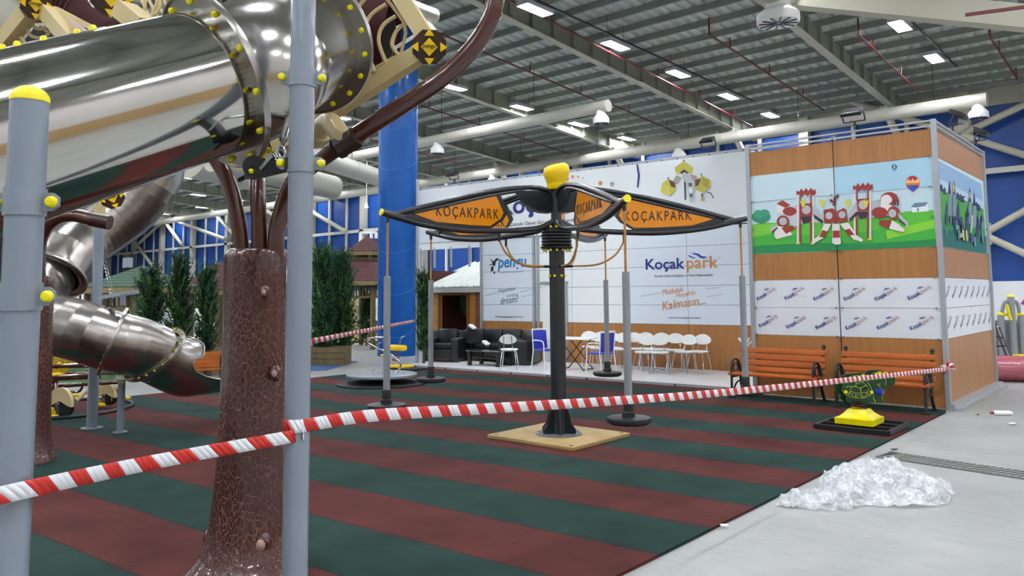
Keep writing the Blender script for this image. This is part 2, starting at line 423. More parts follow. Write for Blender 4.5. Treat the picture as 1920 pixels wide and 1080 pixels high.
# ceiling lights: three meshes shared by all
def light_proto():
    t = thing('ceiling_light', '', 'ceiling light')
    MB().box((0, 0, .045), (.42, 1.16, .07)).build('housing', LAMPH, t, local=True)
    fr = MB()
    for s in (-1, 1): fr.box((s*.2, 0, -.005), (.02, 1.16, .05)).box((0, s*.57, -.005), (.42, .02, .05))
    fr.build('rim', LAMPH, t, local=True)
    MB().box((0, 0, .004), (.37, 1.1, .008)).build('diffuser', EMIT, t, local=True)
    h = MB(); 
    for s in (-.45, .45): h.cyl((0, s, .08), (0, s, 1.0), .006, n=5)
    h.build('hanger', CHAR, t, local=True); return t
lp = light_proto(); first = True
rows = [(-5.99, 'rightmost row in view'), (-13.29, 'row over the white banner wall'), (-20.6, 'row just right of the blue column'),
        (-27.8, 'row beside the blue column'), (-34.8, 'row behind the blue column'), (-41.8, 'row left of the blue column'),
        (-49, 'distant row behind the slide'), (-56.3, 'far left row'), (-63.5, 'row past the far left row'), (-71, 'extreme left row'),
        (1.3, 'unseen added row overhead'), (8.6, 'unseen added row at far right')]  # rows overhead and lamps behind the camera are unseen, added for illumination
words = ['nearest', 'second nearest', 'third', 'fourth', 'fifth', 'sixth', 'seventh', 'eighth', 'ninth', 'tenth', 'eleventh', 'twelfth', 'thirteenth']
for X, rw in rows:
    ys = [32.2-3.99*k for k in range(0, 14)]
    for k, Y in enumerate(ys):
        if X == -5.99 and k == 0: continue
        if X < -45 and Y < 8: continue
        n = 'at the back wall' if k == 0 else ('%s from the back wall' % ['', 'next', 'third', 'fourth', 'fifth', 'sixth', 'seventh', 'eighth', 'ninth', 'tenth', 'eleventh', 'twelfth', 'thirteenth', 'fourteenth'][k])
        place(lp, first, (X, Y, 9.97-.016*Y), 0, 'ceiling light %s, %s' % (n, rw), 'rectangular ceiling lights'); first = False
# conduits above two rows
for X, w_ in ((-13.29, 'thin cable conduit above the light row over the white banner wall'), (-5.99, 'thin cable conduit above the light row over the booth')):
    tag(MB().bar((X+.3, -5, 10.15), (X+.3, 30, 9.56), .05, .05).build('cable_conduit', CHAR, off=(X, 14, 10)), w_, 'conduit', 'cable conduits above the lights')
# sprinkler pipes
def spr(X, y0, y1, lab, bend=False):
    t = thing('sprinkler_pipe', lab, 'pipe', (X, y0, roof_z(10.9, y0)), group='red sprinkler pipes under the roof')
    a = Vector((X, y0, roof_z(10.9, y0))); c = Vector((X, y1, roof_z(10.9, y1))); p = MB().cyl(a, c, .028, n=8)
    if bend: p.cyl(a, a+Vector((0, 0, .5)), .028, n=8)
    p.build('pipe', REDPIPE, t)
    y = y0+1.4
    while y < y1:
        z = roof_z(10.9, y); MB().cyl((X, y, z), (X, y, z+.34), .018, n=6).build('sprinkler_riser', REDPIPE, t); y += 3.0
spr(-16.95, 4, 24.3, 'dark red sprinkler pipe left of the second rafter, ends at the air duct'); spr(-16.75, 25, 30.4, 'short dark red sprinkler pipe beyond the middle air duct')
spr(-13.62, 4, 31.0, 'dark red sprinkler pipe running beside the light row over the banner wall')
spr(-10.4, 20.9, 30.4, 'dark red sprinkler pipe with an upturned end between the two big rafters', True)
spr(-6.93, 23.46, 29.8, 'dark red sprinkler pipe with an upturned end left of the bright lights', True)
spr(-4.0, 25.85, 30.4, 'dark red sprinkler pipe with an upturned end at the right edge', True)
spr(-23.2, 8, 31, 'dark red sprinkler pipe right of the blue column'); spr(-29.6, 10, 31, 'dark red sprinkler pipe low beside the blue column'); spr(-36, 12, 31, 'dark red sprinkler pipe just left of the blue column')
spr(-43, 12, 31, 'distant dark red sprinkler pipe above the tree trunk')

# air ducts
def diffuser(p, r, par, r0):
    p = Vector(p); d = MB()
    d.lathe([(r*.55, r0+.28), (r*.6, r0+.1), (r, r0-.05), (r, -.1+r0-.12), (r*.96, r0-.24)], p-Vector((0, 0, 2*r0+.14)), 20)
    c = p-Vector((0, 0, 2*r0+.14)); o = d.build('diffuser', WHITEP, par)
    s = MB()
    for k in range(12):
        th = 2*PI*k/12; s.bar(c+Vector((math.cos(th)*.06, math.sin(th)*.06, r0-.25)), c+Vector((math.cos(th)*r*.9, math.sin(th)*r*.9, r0-.25)), .03, .02)
    s.build('vane', CHAR, o)
def duct(a, c, r, lab, dif=(), m=None, cat='air duct'):
    a = Vector(a); c = Vector(c); t = thing('air_duct', lab, cat, tuple((a+c)/2), group='white round air ducts')
    d = (c-a); n = max(2, int(d.length/1.6)); b = MB(); b.cyl(a, c, r, n=24)
    s = b; dn = d.normalized()
    for k in range(n+1):
        q = a+d*(k/n); s.cyl(q-dn*.02, q+dn*.02, r*1.025, n=24)
    s.build('duct_tube', m or DUCTM, t)
    for k in range(1, n, 3):
        q = a+d*(k/n); MB().cyl(q+Vector((0, 0, r*.9)), (q.x, q.y, roof_z(11.88, q.y)), .012, n=6).build('hanger_rod', CHAR, t)
    for f in dif: diffuser(a+d*f, r*1.35, t, r)
    return t
A1 = G(1850, 186, 8.3); 
def dx(px, py): return AY(px, py, A1.y).x
L_ = A1.x+95
duct((-95, A1.y, 8.3), (A1.x, A1.y, 8.3), .235, 'long white air duct running in front of the blue back wall', [1-(A1.x-dx(px, py))/L_ for px, py in ((1833, 186), (1272, 255), (924, 310))])
A2 = G(1140, 198, 8.3)
duct((A2.x-20, A2.y, 8.3), (A2.x, A2.y, 8.3), .21, 'white air duct ending under the roof between blue column and second rafter', [.985, 1-(A2.x-AY(820, 245, A2.y).x)/20])
A3 = D(812, 32, 19); duct(A3+Vector((0, -9, .1)), A3, .21, 'white air duct ending beside the octagon at top centre', [.97])
A4 = D(1468, -8, 17); duct(A4+Vector((0, -8, .1)), A4, .33, 'white air duct above the booth with a round slotted diffuser', [.96])
A5 = D(625, 352, 24); duct(D(400, 296, 20), A5, .36, 'beige air duct end seen behind the grey front post', m=BEIGEST)
duct(D(596, 296, 26), D(715, 335, 30), .33, 'bright white air duct between the grey post and the blue column')
duct(D(350, 300, 22), D(470, 330, 27), .5, 'wide beige air duct behind the brown branches', m=BEIGEST)
duct(D(-60, 20, 15), D(75, 60, 17), .5, 'pale air duct at the top left corner', m=BEIGEST)
# crossing beam at the top right
tag(MB().bar(D(1480, -8, 17), D(1960, 38, 16), .3, .5).build('truss_beam', BEIGEST, off=tuple(D(1700, 10, 16.5))), 'beige roof beam crossing the top right corner', 'beam')
tag(MB().bar(D(1810, 28, 15.5), D(1960, 8, 15), .06, .06).build('sprinkler_main', REDPIPE, off=tuple(D(1880, 20, 15))), 'short red pipe at the top right edge', 'pipe')
# the big round blue column
cc = G(745, 666); t = thing('round_column', 'massive round blue column behind the swing', 'column', tuple(cc))
MB().cyl(cc, cc+Vector((0, 0, 10.6)), .60, n=48).build('shaft', BLUECOL, t)
b = MB()
for k in range(9): 
    z = .9+1.25*k; b.tube([cc+Vector((.603*math.cos(a), .603*math.sin(a), z+.35*math.sin(a-.6))) for a in [2*PI*i/40 for i in range(40)]], .006, 4, closed=True)
b.build('seam', mat('column_seam', '#2f79c8', .4), t)

# ================================================================= mat, platform, drain
def PY(X): return 13.5+.055*(X+6.5)
b = MB(); poly = [(-2.86, -6), (-2.86, 12.95), (-2.9, 13.15), (-5.9, 13.2), (-6.4, PY(-6.4)-.01), (-14.6, PY(-14.6)-.01), (-14.6, -6)]
b.prism([(x, y) for x, y in poly], .022, Matrix.Identity(3))
tag(b.build('rubber_mat', MATM, off=(0, 0, .001)), 'rubber play mat in alternating dark red and dark green stripes', 'mat')
t = thing('seating_platform', 'low glossy white platform under the chairs and sofas', 'platform', (-10, 15, 0))
P4 = [(-15.2, PY(-15.2)), (-5.95, PY(-5.95)), (-5.95, 16.38), (-15.9, 15.7)]
MB().prism(P4, .05, Matrix.Identity(3)).build('deck', mat('glossy_white_floor', '#f1f3f4', .22), t)
MB().bar((-15.2, PY(-15.2)-.02, .035), (-5.95, PY(-5.95)-.02, .035), .035, .07).build('edge_trim', ALUP, t)
b = MB()
for k in range(9):
    X = -14.6+k*1.0; b.cyl((X, PY(X)-.04, .04), (X, PY(X)-.052, .04), .02, n=8)
b.build('trim_screw', CHAR, t)
b = MB(); b.prism([(-15.9, 11.3), (-17.3, 13.3), (-24, 13.6), (-30, 9), (-26, 3), (-17.0, 9.6)], .012, Matrix.Identity(3))
tag(b.build('carpet', mat('blue_carpet', '#3a5f8e', .95, bump=(80, .4)), off=(0, 0, .001)), 'blue carpet under the gazebos and planters', 'carpet')
# drain channel
d0 = G(1655, 853); d1 = G(1990, 903); dd = (d1-d0).normalized(); dn = Vector((-dd.y, dd.x, 0))
t = thing('drain_grate', 'slotted grey steel drain grate in the concrete floor', 'drain', tuple(d0))
LN = (d1-d0).length+2.2
MB().bar(d0+Vector((0, 0, .003)), d0+dd*LN+Vector((0, 0, .003)), .34, .008).build('channel', mat('drain_dark', '#2e3030', .8), t)
b = MB(); k = 2
while k*.062 < LN:
    q = d0+dd*(k*.062)+Vector((0, 0, .012)); b.bar(q-dn*.16+dd*-.05, q+dn*.16+dd*.05, .03, .01); k += 1
for s in (-.165, .165): b.bar(d0+dn*s+Vector((0, 0, .012)), d0+dd*LN+dn*s+Vector((0, 0, .012)), .012, .012)
b.build('grate', mat('grate_steel', '#9a9c9a', .45, .6), t)

# ================================================================= the wood-panelled booth
BX, BY = -2.88, 13.27
bt = thing('exhibition_booth', 'tall booth of wood-look panels with printed playground posters', 'booth', (BX, BY, 0))
zs = [1.06, 1.535, 2.01, 2.48, 2.95, 3.42, 3.89, 4.36]
def fpanel(x0, x1, z0, z1, m, name='wood_panel', label=None):
    o = MB().box(((x0+x1)/2, BY+.02, (z0+z1)/2), (x1-x0-.012, .02, z1-z0-.008)).build(name, m, bt)
    if label: o['label'] = label
    return o
def spanel(y0, y1, z0, z1, m, name='wood_panel'):
    return MB().box((BX-.02, (y0+y1)/2, (z0+z1)/2), (.02, y1-y0-.012, z1-z0-.008)).build(name, m, bt)
SEAM = -4.42; XL = -5.92; YE = 17.02
MELAS = mat('beech_laminate_side', '#a8794e', .45, var=(7, .1, (2.2, 2.2, .12)))
SKYP = mat('poster_sky', '#c4dbe2', .45)
for x0, x1 in ((XL, SEAM), (SEAM, BX-.03)):
    for z0, z1 in ((.03, 1.06), (2.01, 2.48), (3.89, 4.33)): fpanel(x0, x1, z0, z1, MELA)
    fpanel(x0, x1, 1.06, 1.535, mat('banner_film', '#dde1e7', .3), 'logo_panel'); fpanel(x0, x1, 1.535, 2.01, MATS['banner_film'], 'logo_panel')
for z0, z1 in ((.03, 1.06), (2.01, 2.48), (3.89, 4.33)): spanel(BY+.03, YE, z0, z1, MELAS)
spanel(BY+.03, YE, 1.06, 1.535, MATS['banner_film'], 'logo_panel'); spanel(BY+.03, YE, 1.535, 2.01, MATS['banner_film'], 'logo_panel')
MB().box(((XL+BX)/2, YE+.02, 2.2), (BX-XL, .03, 4.4)).build('back_panel', MELAS, bt)
MB().box((XL-.02, (BY+YE)/2, 2.2), (.03, YE-BY, 4.4)).build('inner_side_panel', WHITE, bt)
for x, y in ((BX, BY), (XL, BY), (BX, YE), (SEAM, BY+.05)): MB().bar((x, y, 0), (x, y, 4.47), .07 if x != SEAM else .03, .07).build('corner_post', ALUP, bt)
b = MB()
for z in (4.45, 4.37):
    b.bar((XL, BY, z), (BX, BY, z), .05, .025); b.bar((BX, BY, z), (BX, YE, z), .05, .025)
b.bar((XL, YE, 4.42), (BX, YE, 4.42), .05, .05)
b.build('top_rail', ALUP, bt)
b = MB(); b.bar((BX+.04, BY-.05, .05), (BX+.04, YE+.1, .05), .1, .1); b.bar((BX+.12, BY, .02), (BX+.12, YE+.1, .02), .09, .035)
b.build('base_rail', mat('base_rail_alu', '#b5b7ba', .4, .5), bt)
b = MB()
for z in (4.36, 3.89, 2.48, 2.01, 1.535, 1.06, 2.95, 3.42):
    for x in (XL+.06, SEAM-.05, SEAM+.05, BX-.09): b.cyl((x, BY, z), (x, BY-.025, z), .016, n=8)
    if z < 4.3: b.cyl((BX, BY+.12, z), (BX+.02, BY+.12, z), .014, n=8); b.cyl((BX, YE-.1, z), (BX+.02, YE-.1, z), .014, n=8); b.cyl((BX, (BY+YE)/2, z), (BX+.02, (BY+YE)/2, z), .014, n=8)
b.build('panel_button', CHROME, bt)
# large printed posters: layered cut shapes, one mesh per poster
class Art:
    """flat print: polygons stacked a fraction of a millimetre apart on a board"""
    def __init__(s, plane): s.b = MB(); s.m = []; s.pl = plane; s.k = 0
    def mi(s, c):
        m = mat('print_'+c.lstrip('#'), c, .45)
        if m not in s.m: s.m.append(m)
        return s.m.index(m)
    def poly(s, pts, c, raw=False):
        s.k += 1; q = [s.pl(p, .0004*s.k) if not raw else p for p in pts]; s.b.add(q, [tuple(range(len(q)))], s.mi(c)); return s
    def ell(s, cx, cy, rx, ry, c, a0=0, a1=360, n=20):
        return s.poly([(cx+rx*math.cos(math.radians(a0+(a1-a0)*i/n)), cy-ry*math.sin(math.radians(a0+(a1-a0)*i/n))) for i in range(n+(0 if a1-a0 == 360 else 1))], c)
    def build(s, name, par): return s.b.build(name, s.m, par)
def fp(p, e):     # points given on the zoomed crop of the front poster
    v = AY(1400+p[0]/3.84, 240+p[1]/3.84, BY); return Vector((min(max(v.x, XL+.01), BX-.04), BY+.008-e, min(max(v.z, 2.485), 3.885)))
a = Art(fp)
fpanel(XL, SEAM, 2.48, 3.89, SKYP, 'poster_board'); fpanel(SEAM, BX-.03, 2.48, 3.89, SKYP, 'poster_board')
a.poly([(10, 350), (1320, 205), (1345, 620), (1100, 620), (640, 690), (35, 720)], '#c6dee6')
a.poly([(640, 285), (1320, 205), (1335, 420), (640, 480)], '#a9d2e6')
a.poly([(25, 700), (120, 680), (400, 690), (700, 660), (1000, 640), (1150, 600), (1345, 590), (1365, 865), (35, 910)], '#5cc03c')
a.poly([(25, 790), (250, 760), (640, 780), (1000, 720), (1350, 700), (1365, 865), (35, 910)], '#44b03e')
a.poly([(1000, 740), (1350, 660), (1350, 720), (1010, 800)], '#8ad63e')
a.poly([(27, 700), (200, 690), (230, 740), (30, 790)], '#7ccc40')
a.poly([(33, 850), (400, 830), (900, 830), (1362, 800), (1365, 868), (35, 912)], '#1f8a4c')
a.poly([(98, 690), (110, 690), (108, 640), (100, 640)], '#4a3a26'); a.ell(103, 640, 68, 46, '#2f8f6a'); a.ell(85, 620, 35, 30, '#3aa57c'); a.ell(128, 612, 36, 26, '#37997a')
# house
a.poly([(1188, 560), (1300, 545), (1312, 598), (1192, 608)], '#e9eef2'); a.poly([(1180, 570), (1210, 540), (1305, 534), (1285, 562), (1215, 572)], '#5f86a0'); a.poly([(1225, 575), (1240, 574), (1240, 600), (1226, 601)], '#7f97a8')
# balloons
a.ell(1195, 395, 50, 52, '#b0303a'); a.poly([(1148, 405), (1242, 400), (1215, 445), (1196, 460), (1178, 448)], '#2450b0'); a.poly([(1146, 385), (1165, 365), (1180, 385), (1196, 362), (1212, 385), (1228, 362), (1244, 383), (1240, 405), (1150, 408)], '#f0c080'); a.poly([(1150, 398), (1242, 394), (1238, 410), (1156, 414)], '#e07830')
a.poly([(1190, 470), (1202, 470), (1200, 482), (1192, 482)], '#d8c8a0'); a.ell(1064, 280, 18, 20, '#2d4f70'); a.poly([(1052, 286), (1076, 286), (1064, 312)], '#2d4f70'); a.ell(1064, 280, 6, 17, '#a9d2e6')
RD = '#9a3530'; WH = '#e6e0dd'; GY = '#b9bcc0'; DK = '#3c2a33'; YL = '#d8cf50'
def tower(x, yt, s=1.):
    for dx_ in (-58, -42, 35, 52): a.poly([(x+dx_*s-5, yt+40), (x+dx_*s+5, yt+40), (x+dx_*s+7, yt+390*s), (x+dx_*s-7, yt+390*s)], WH if abs(dx_) > 50 else RD)
    a.poly([(x-68*s, yt+45*s), (x-68*s, yt+10*s), (x-50*s, yt+20*s), (x-34*s, yt-5*s), (x-18*s, yt+18*s), (x, yt-8*s), (x+18*s, yt+14*s), (x+36*s, yt-10*s), (x+52*s, yt+10*s), (x+68*s, yt), (x+70*s, yt+35*s), (x+48*s, yt+50*s), (x+30*s, yt+30*s), (x+10*s, yt+52*s), (x-8*s, yt+34*s), (x-30*s, yt+56*s), (x-48*s, yt+36*s)], RD)
    a.poly([(x-45*s, yt+110*s), (x+45*s, yt+100*s), (x+46*s, yt+190*s), (x-44*s, yt+196*s)], RD); a.ell(x+2*s, yt+148*s, 32*s, 32*s, GY)
    a.poly([(x-40*s, yt+200*s), (x+40*s, yt+196*s), (x+30*s, yt+235*s), (x-20*s, yt+250*s)], DK)
    for dx_ in (-55, 50): a.poly([(x+dx_*s-16, yt+385*s), (x+dx_*s+16, yt+383*s), (x+dx_*s+12, yt+398*s), (x+dx_*s-14, yt+399*s)], YL)
a.poly([(345, 560), (400, 540), (400, 640), (345, 650)], GY); a.poly([(890, 530), (990, 505), (990, 565), (890, 590)], GY)
a.poly([(330, 610), (395, 620), (380, 700), (310, 720)], '#c9ccd0'); a.ell(255, 580, 45, 42, WH); a.ell(310, 600, 50, 32, RD); a.poly([(215, 545), (260, 520), (315, 555), (280, 575)], RD)
a.ell(262, 672, 45, 42, RD); a.ell(262, 672, 28, 28, GY); a.poly([(200, 700), (300, 720), (330, 770), (215, 800), (200, 780)], WH); a.poly([(250, 720), (330, 700), (352, 725), (285, 762)], RD); a.poly([(172, 715), (220, 690), (222, 710), (180, 760)], GY); a.poly([(182, 745), (222, 712), (224, 722), (185, 765)], DK)
tower(428, 440); tower(838, 402, 1.02)
a.poly([(480, 560), (560, 650), (560, 700), (480, 640)], GY); a.poly([(485, 620), (555, 670), (550, 690), (490, 650)], DK)
a.poly([(795, 520), (735, 620), (735, 680), (800, 610)], GY); a.poly([(795, 600), (740, 655), (745, 672), (800, 625)], DK)
for x in (545, 730, 860, 410): a.poly([(x-8, 570), (x-26, 520), (x-12, 530), (x-14, 505), (x, 530), (x+6, 505), (x+12, 530), (x+24, 515), (x+8, 570)], YL)
a.poly([(556, 590), (620, 578), (650, 600), (650, 690), (560, 680)], RD); a.poly([(655, 600), (700, 575), (722, 590), (724, 668), (655, 688)], RD); a.ell(595, 632, 25, 26, GY); a.ell(690, 625, 25, 26, GY)
a.poly([(622, 560), (628, 500), (660, 480), (670, 490), (645, 510), (644, 560)], '#6a3030'); a.poly([(598, 515), (606, 535), (630, 540), (630, 528), (608, 512)], '#6a3030')
for q in ([(560, 690), (612, 690), (560, 790), (480, 835), (470, 815), (530, 770)], [(618, 690), (670, 690), (682, 835), (650, 842), (620, 830)], [(672, 690), (735, 680), (790, 770), (842, 805), (830, 820), (770, 800)]): a.poly(q, WH)
for q in ([(548, 735), (585, 745), (560, 790), (525, 785)], [(622, 740), (672, 738), (676, 790), (622, 792)], [(705, 735), (745, 725), (780, 770), (735, 775)]): a.poly(q, RD)
a.ell(1030, 510, 62, 48, RD); a.ell(1010, 515, 40, 34, WH); a.poly([(1020, 465), (1085, 480), (1070, 510), (1040, 500)], RD); a.poly([(970, 520), (1050, 560), (1035, 640), (965, 600)], WH)
a.ell(960, 610, 58, 40, RD); a.ell(1060, 610, 44, 46, RD); a.ell(1052, 615, 28, 30, GY); a.poly([(1095, 610), (1165, 680), (1165, 718), (1100, 660)], GY); a.poly([(1100, 650), (1150, 695), (1150, 705), (1100, 668)], DK)
a.poly([(960, 665), (1050, 665), (1025, 720), (955, 700)], RD); a.poly([(1050, 665), (1095, 690), (1142, 735), (1130, 750), (1030, 725)], WH); a.poly([(1065, 520), (1075, 520), (1075, 560), (1065, 560)], DK); a.poly([(1088, 515), (1098, 515), (1098, 560), (1088, 560)], DK)
a.build('poster', bt)
MB().box(((XL+BX)/2, BY+.006, 3.42), (BX-XL-.1, .006, .006)).build('poster_joint', PGREY, bt); MB().box((SEAM, BY+.004, 2.2), (.009, .01, 4.3)).build('panel_joint', CHAR, bt)
# side poster
spanel(BY+.03, YE, 2.48, 3.89, SKYP, 'poster_board')
def sp(p, e):
    v = AX(1740+p[0]/4.909, 280+p[1]/4.909, BX); return Vector((BX-.008+e, min(max(v.y, BY+.05), YE-.01), min(max(v.z, 2.49), 3.88)))
a = Art(sp)
a.poly([(60, 80), (495, 320), (515, 560), (85, 380)], '#8fb0d0'); a.poly([(70, 250), (515, 480), (515, 560), (85, 380)], '#b9cfe2')
a.poly([(80, 370), (240, 420), (515, 550), (545, 985), (115, 905)], '#2f8a3e'); a.poly([(82, 372), (200, 400), (330, 470), (515, 560), (525, 680), (300, 620), (95, 600)], '#4ea03a'); a.poly([(105, 720), (540, 800), (548, 990), (118, 908)], '#1f6a5c')
for x, y in ((95, 330), (125, 335), (155, 365), (275, 410), (300, 425), (320, 440), (450, 500), (470, 520)): a.poly([(x-16, y+45), (x-12, y), (x, y-18), (x+12, y+4), (x+18, y+55)], '#26364e')
rnd = random.Random(3)
for cx_, top in ((200, 280), (240, 285), (385, 355), (425, 390)):
    a.poly([(cx_-12, top+130), (cx_-4, top+40), (cx_, top), (cx_+6, top+40), (cx_+16, top+130)], '#2f3350'); a.poly([(cx_-10, top+130), (cx_+18, top+130), (cx_+20, top+330), (cx_-14, top+330)], '#7f93a0')
for cx_, top in ((175, 500), (280, 490), (365, 545), (465, 600)): a.poly([(cx_-14, top+70), (cx_, top-20), (cx_+10, top+60), (cx_+8, top+200), (cx_-16, top+190)], '#3a3f6a')
a.poly([(222, 330), (232, 320), (244, 345), (238, 400), (226, 390)], '#c8b860'); a.poly([(378, 400), (388, 395), (392, 440), (376, 460)], '#c8b860')
for k in range(46):
    x = 160+rnd.random()*340; y = 540+(x-160)*.18+rnd.random()*230; wd = 7+rnd.random()*12; ht = 30+rnd.random()*60
    a.poly([(x, y), (x+wd, y+4), (x+wd+rnd.uniform(-4, 8), y+ht), (x+rnd.uniform(-6, 6), y+ht-3)], rnd.choice(['#4a4f8a', '#2f3560', '#8fa0a8', '#6a7d9a', '#353a5a', '#b8c0a0']))
a.poly([(300, 740), (318, 745), (328, 840), (310, 835)], '#c8c070'); a.poly([(332, 745), (348, 750), (356, 845), (340, 842)], '#c8c070')
a.build('poster', bt)
# repeating logo lettering on the film panels
LN_ = mat('logo_grey', '#b0908a', .5)
def logo(c, xd, yd, wd, par, nav=NAVY, org=PRED, wave=True, name='logo'):
    """blue word half, orange half and a blue wave over it; c centre, wd full width"""
    hh = wd*.155; x = Vector(xd); y = Vector(yd); c = Vector(c); loc = wloc(par)
    M1 = frame(c-x*wd*.24-loc, x, y); M2 = frame(c+x*wd*.26+y*hh*.03-loc, x, y)
    text('Koçak', name, nav, par, M1, width=wd*.5, height=hh*1.25, bold=.018)
    text('park', name, org, par, M2, width=wd*.45, height=hh*1.3, bold=.008)
    if wave:
        n = x.cross(y); b = MB()
        for (u0, v0, s) in ((-.02, .155, 1.), (.04, .16, 1.25)):
            pts = []
            for i in range(9):
                t_ = i/8; pts.append((u0+.17*s*t_, v0+.03*math.cos(t_*PI)*s+.028*math.sin(t_*PI)))
            for i in range(8, -1, -1):
                t_ = i/8; pts.append((u0+.17*s*t_, v0+.03*math.cos(t_*PI)*s-.004))
            b.add([c+x*(u*wd)+y*(v*wd)+n*.002 for u, v in pts], [tuple(range(len(pts)))])
        b.build('wave_mark', nav, par)
MW = (Vector((math.cos(.50), 0, math.sin(.50))), Vector((-math.sin(.50), 0, math.cos(.50))))
for (px, py) in ((1437, 551), (1490, 550), (1545, 551), (1603, 551), (1662, 551), (1725, 549), (1441, 602), (1493, 604), (1549, 605), (1606, 606), (1666, 605), (1729, 606)):
    logo(AY(px, py, BY)-Vector((0, .001, 0)), MW[0], MW[1], .40, bt, org=LN_)
MWs = (Vector((0, math.cos(.5), math.sin(.5))), Vector((0, -math.sin(.5), math.cos(.5))))
for k in range(8):
    for z in (1.3, 1.78):
        logo(Vector((BX-.006, BY+.36+k*.46, z)), MWs[0], MWs[1], .38, bt, nav=mat('logo_side', '#7a86a0', .5), org=PGREY)
# floodlights on the booth and the banner wall
def flood(p, rz, lab, par=None):
    p = Vector(p); t = thing('floodlight', lab, 'floodlight', tuple(p), rz, 'black floodlights on the partition tops')
    MB().box((0, .05, .12), (.02, .22, .02)).bar((-.0, 0, 0), (0, 0, .14), .03).bar((-.17, .0, .14), (.17, 0, .14), .02).bar((-.17, 0, .14), (-.17, .06, .26), .02).bar((.17, 0, .14), (.17, .06, .26), .02).build('bracket', CHAR, t, local=True)
    M = Matrix.Rotation(-.45, 3, 'X')
    MB().rbox((0, .1, .27), (.32, .24, .07), .015, M).build('housing', BLACK, t, local=True)
    MB().box((0, .115, .235), (.27, .19, .01), M).build('lens', mat('flood_glass', '#9aa4a8', .15), t, local=True)
    b = MB()
    for k in range(7): b.box((-.12+k*.04, .08, .32), (.008, .2, .03), M)
    b.build('cooling_fin', BLACK, t, local=True)
    return t
flood((-4.05, BY, 4.47), PI, 'black floodlight on the booth front top rail'); flood((BX, 14.6, 4.47), -PI/2, 'black floodlight nearest the corner on the booth side rail'); flood((BX, 16.5, 4.47), -PI/2, 'black floodlight at the far end of the booth side rail')
# ================================================================= the white banner wall behind the seating
WO = Vector((-7.3, 16.4, 0)); WA = math.atan(.07)
wt = thing('partition_wall', 'long white partition wall with printed logos above a wood-look dado', 'partition', tuple(WO), WA)
wux = Vector((math.cos(WA), math.sin(WA), 0))
def WU(px, py):
    d = ray(px, py); t_ = (16.4+.07*7.3)/(d.y-.07*d.x); p = O+d*t_; return ((p-WO).dot(wux), p.z)
WZ = [.05, 1.07, 1.52, 1.97, 2.43, 2.89, 3.33]
def wp(u0, u1, z0, z1, m, name='wall_panel', dy=0): return MB().box(((u0+u1)/2, .015+dy, (z0+z1)/2), (u1-u0-.01, .02, z1-z0-.008)).build(name, m, wt, local=True)
WHP = mat('white_wall_panel', '#e9eeee', .35); BLUP = mat('bluish_white_panel', '#dde5ef', .35); BAN = mat('banner_fabric', '#e4e9eb', .6)
us = [-7.72, -5.9, -4.75, -3.07, -1.55, .0, 1.2]
for i in range(len(us)-1):
    wp(us[i], us[i+1], .05, 1.07, MELA, 'wood_panel')
    for j in range(1, 6):
        m = BLUP if i in (0, 3, 4) else WHP
        wp(us[i], us[i+1], WZ[j], WZ[j+1], m)
MB().box((-3.9, .04, 1.7), (7.6, .004, 3.3)).build('joint_backing', CHAR, wt, local=True)
b = MB()
for u, w_ in ((-7.75, .06), (-5.93, .07), (-5.8, .05), (.02, .05)): b.bar((u, -.02, .05), (u, -.02, 3.4), w_, .06)
b.bar((-10.22, -.02, 3.1), (-10.22, -.02, 5.02), .06, .06); b.bar((-10.22, 0, 5.0), (1.2, 0, 5.0), .05, .06); b.bar((-10.22, 0, 3.36), (-7.7, 0, 3.36), .05, .05)
b.build('profile', ALUP, wt, local=True)
# loose banner on top
b = MB(); nu = 60
for i in range(nu+1):
    u = -10.18+(.0+10.12)*i/nu; y = -.045+.006*math.sin(i*1.3)
    b.v += [(u, y, 3.35), (u, y, 4.96), (u, y+.004, 3.35), (u, y+.004, 4.96)]
for i in range(nu):
    o = 4*i
    for q in ((o, o+4, o+5, o+1), (o+2, o+3, o+7, o+6), (o+1, o+5, o+7, o+3), (o, o+2, o+6, o+4)): b.f.append(q); b.mi.append(0); b.sm.append(True)
b.build('banner', BAN, wt, local=True)
MB().bar((.05, -.02, 3.3), (.05, -.02, 4.95), .09, .03).build('banner_edge', NAVY, wt, local=True)
b = MB()
for k in range(26):
    u = -10.1+.4*k; b.cyl((u, -.03, 4.955), (u, -.05, 4.99), .012, n=6)
b.build('eyelet', CHAR, wt, local=True)
# fascia at the left and the mullions under it
MB().box((-8.98, .0, 3.24), (2.44, .04, .2)).build('fascia', WHITE, wt, local=True)
b = MB()
for u in (-10.1, -9.55, -8.9, -8.2): b.bar((u, .0, 2.6), (u, .0, 3.2), .05, .05)
b.build('fascia_mullion', ALUP, wt, local=True)
# narrow door by the swing pole
u0, _z = WU(1060, 600)
MB().box((u0-.35, -.005, 1.05), (.7, .03, 2.0)).build('door_leaf', WHITE, wt, local=True)
MB().bar((u0+.05, -.02, .05), (u0+.05, -.02, 2.12), .1, .06).bar((u0-.75, -.02, 2.1), (u0+.1, -.02, 2.1), .07, .06).build('door_frame', ALUP, wt, local=True)
def wl(px, py, e=-.01):      # local point on the wall face
    u, z = WU(px, py); return Vector((u, e, z))
def wf(px, py, e=-.003, ang=0.):
    return frame(wl(px, py, e), (math.cos(ang), 0, math.sin(ang)), (-math.sin(ang), 0, math.cos(ang)))
def wlen(x0, x1, y): return WU(x1, y)[0]-WU(x0, y)[0]
def wtext(s, x0, x1, yc, m, h=None, bold=0., shear=0., ang=0., e=-.003):
    return text(s, 'lettering', m, wt, wf((x0+x1)/2, yc, e, ang), width=wlen(x0, x1, yc)/math.cos(ang), height=h, bold=bold, shear=shear)
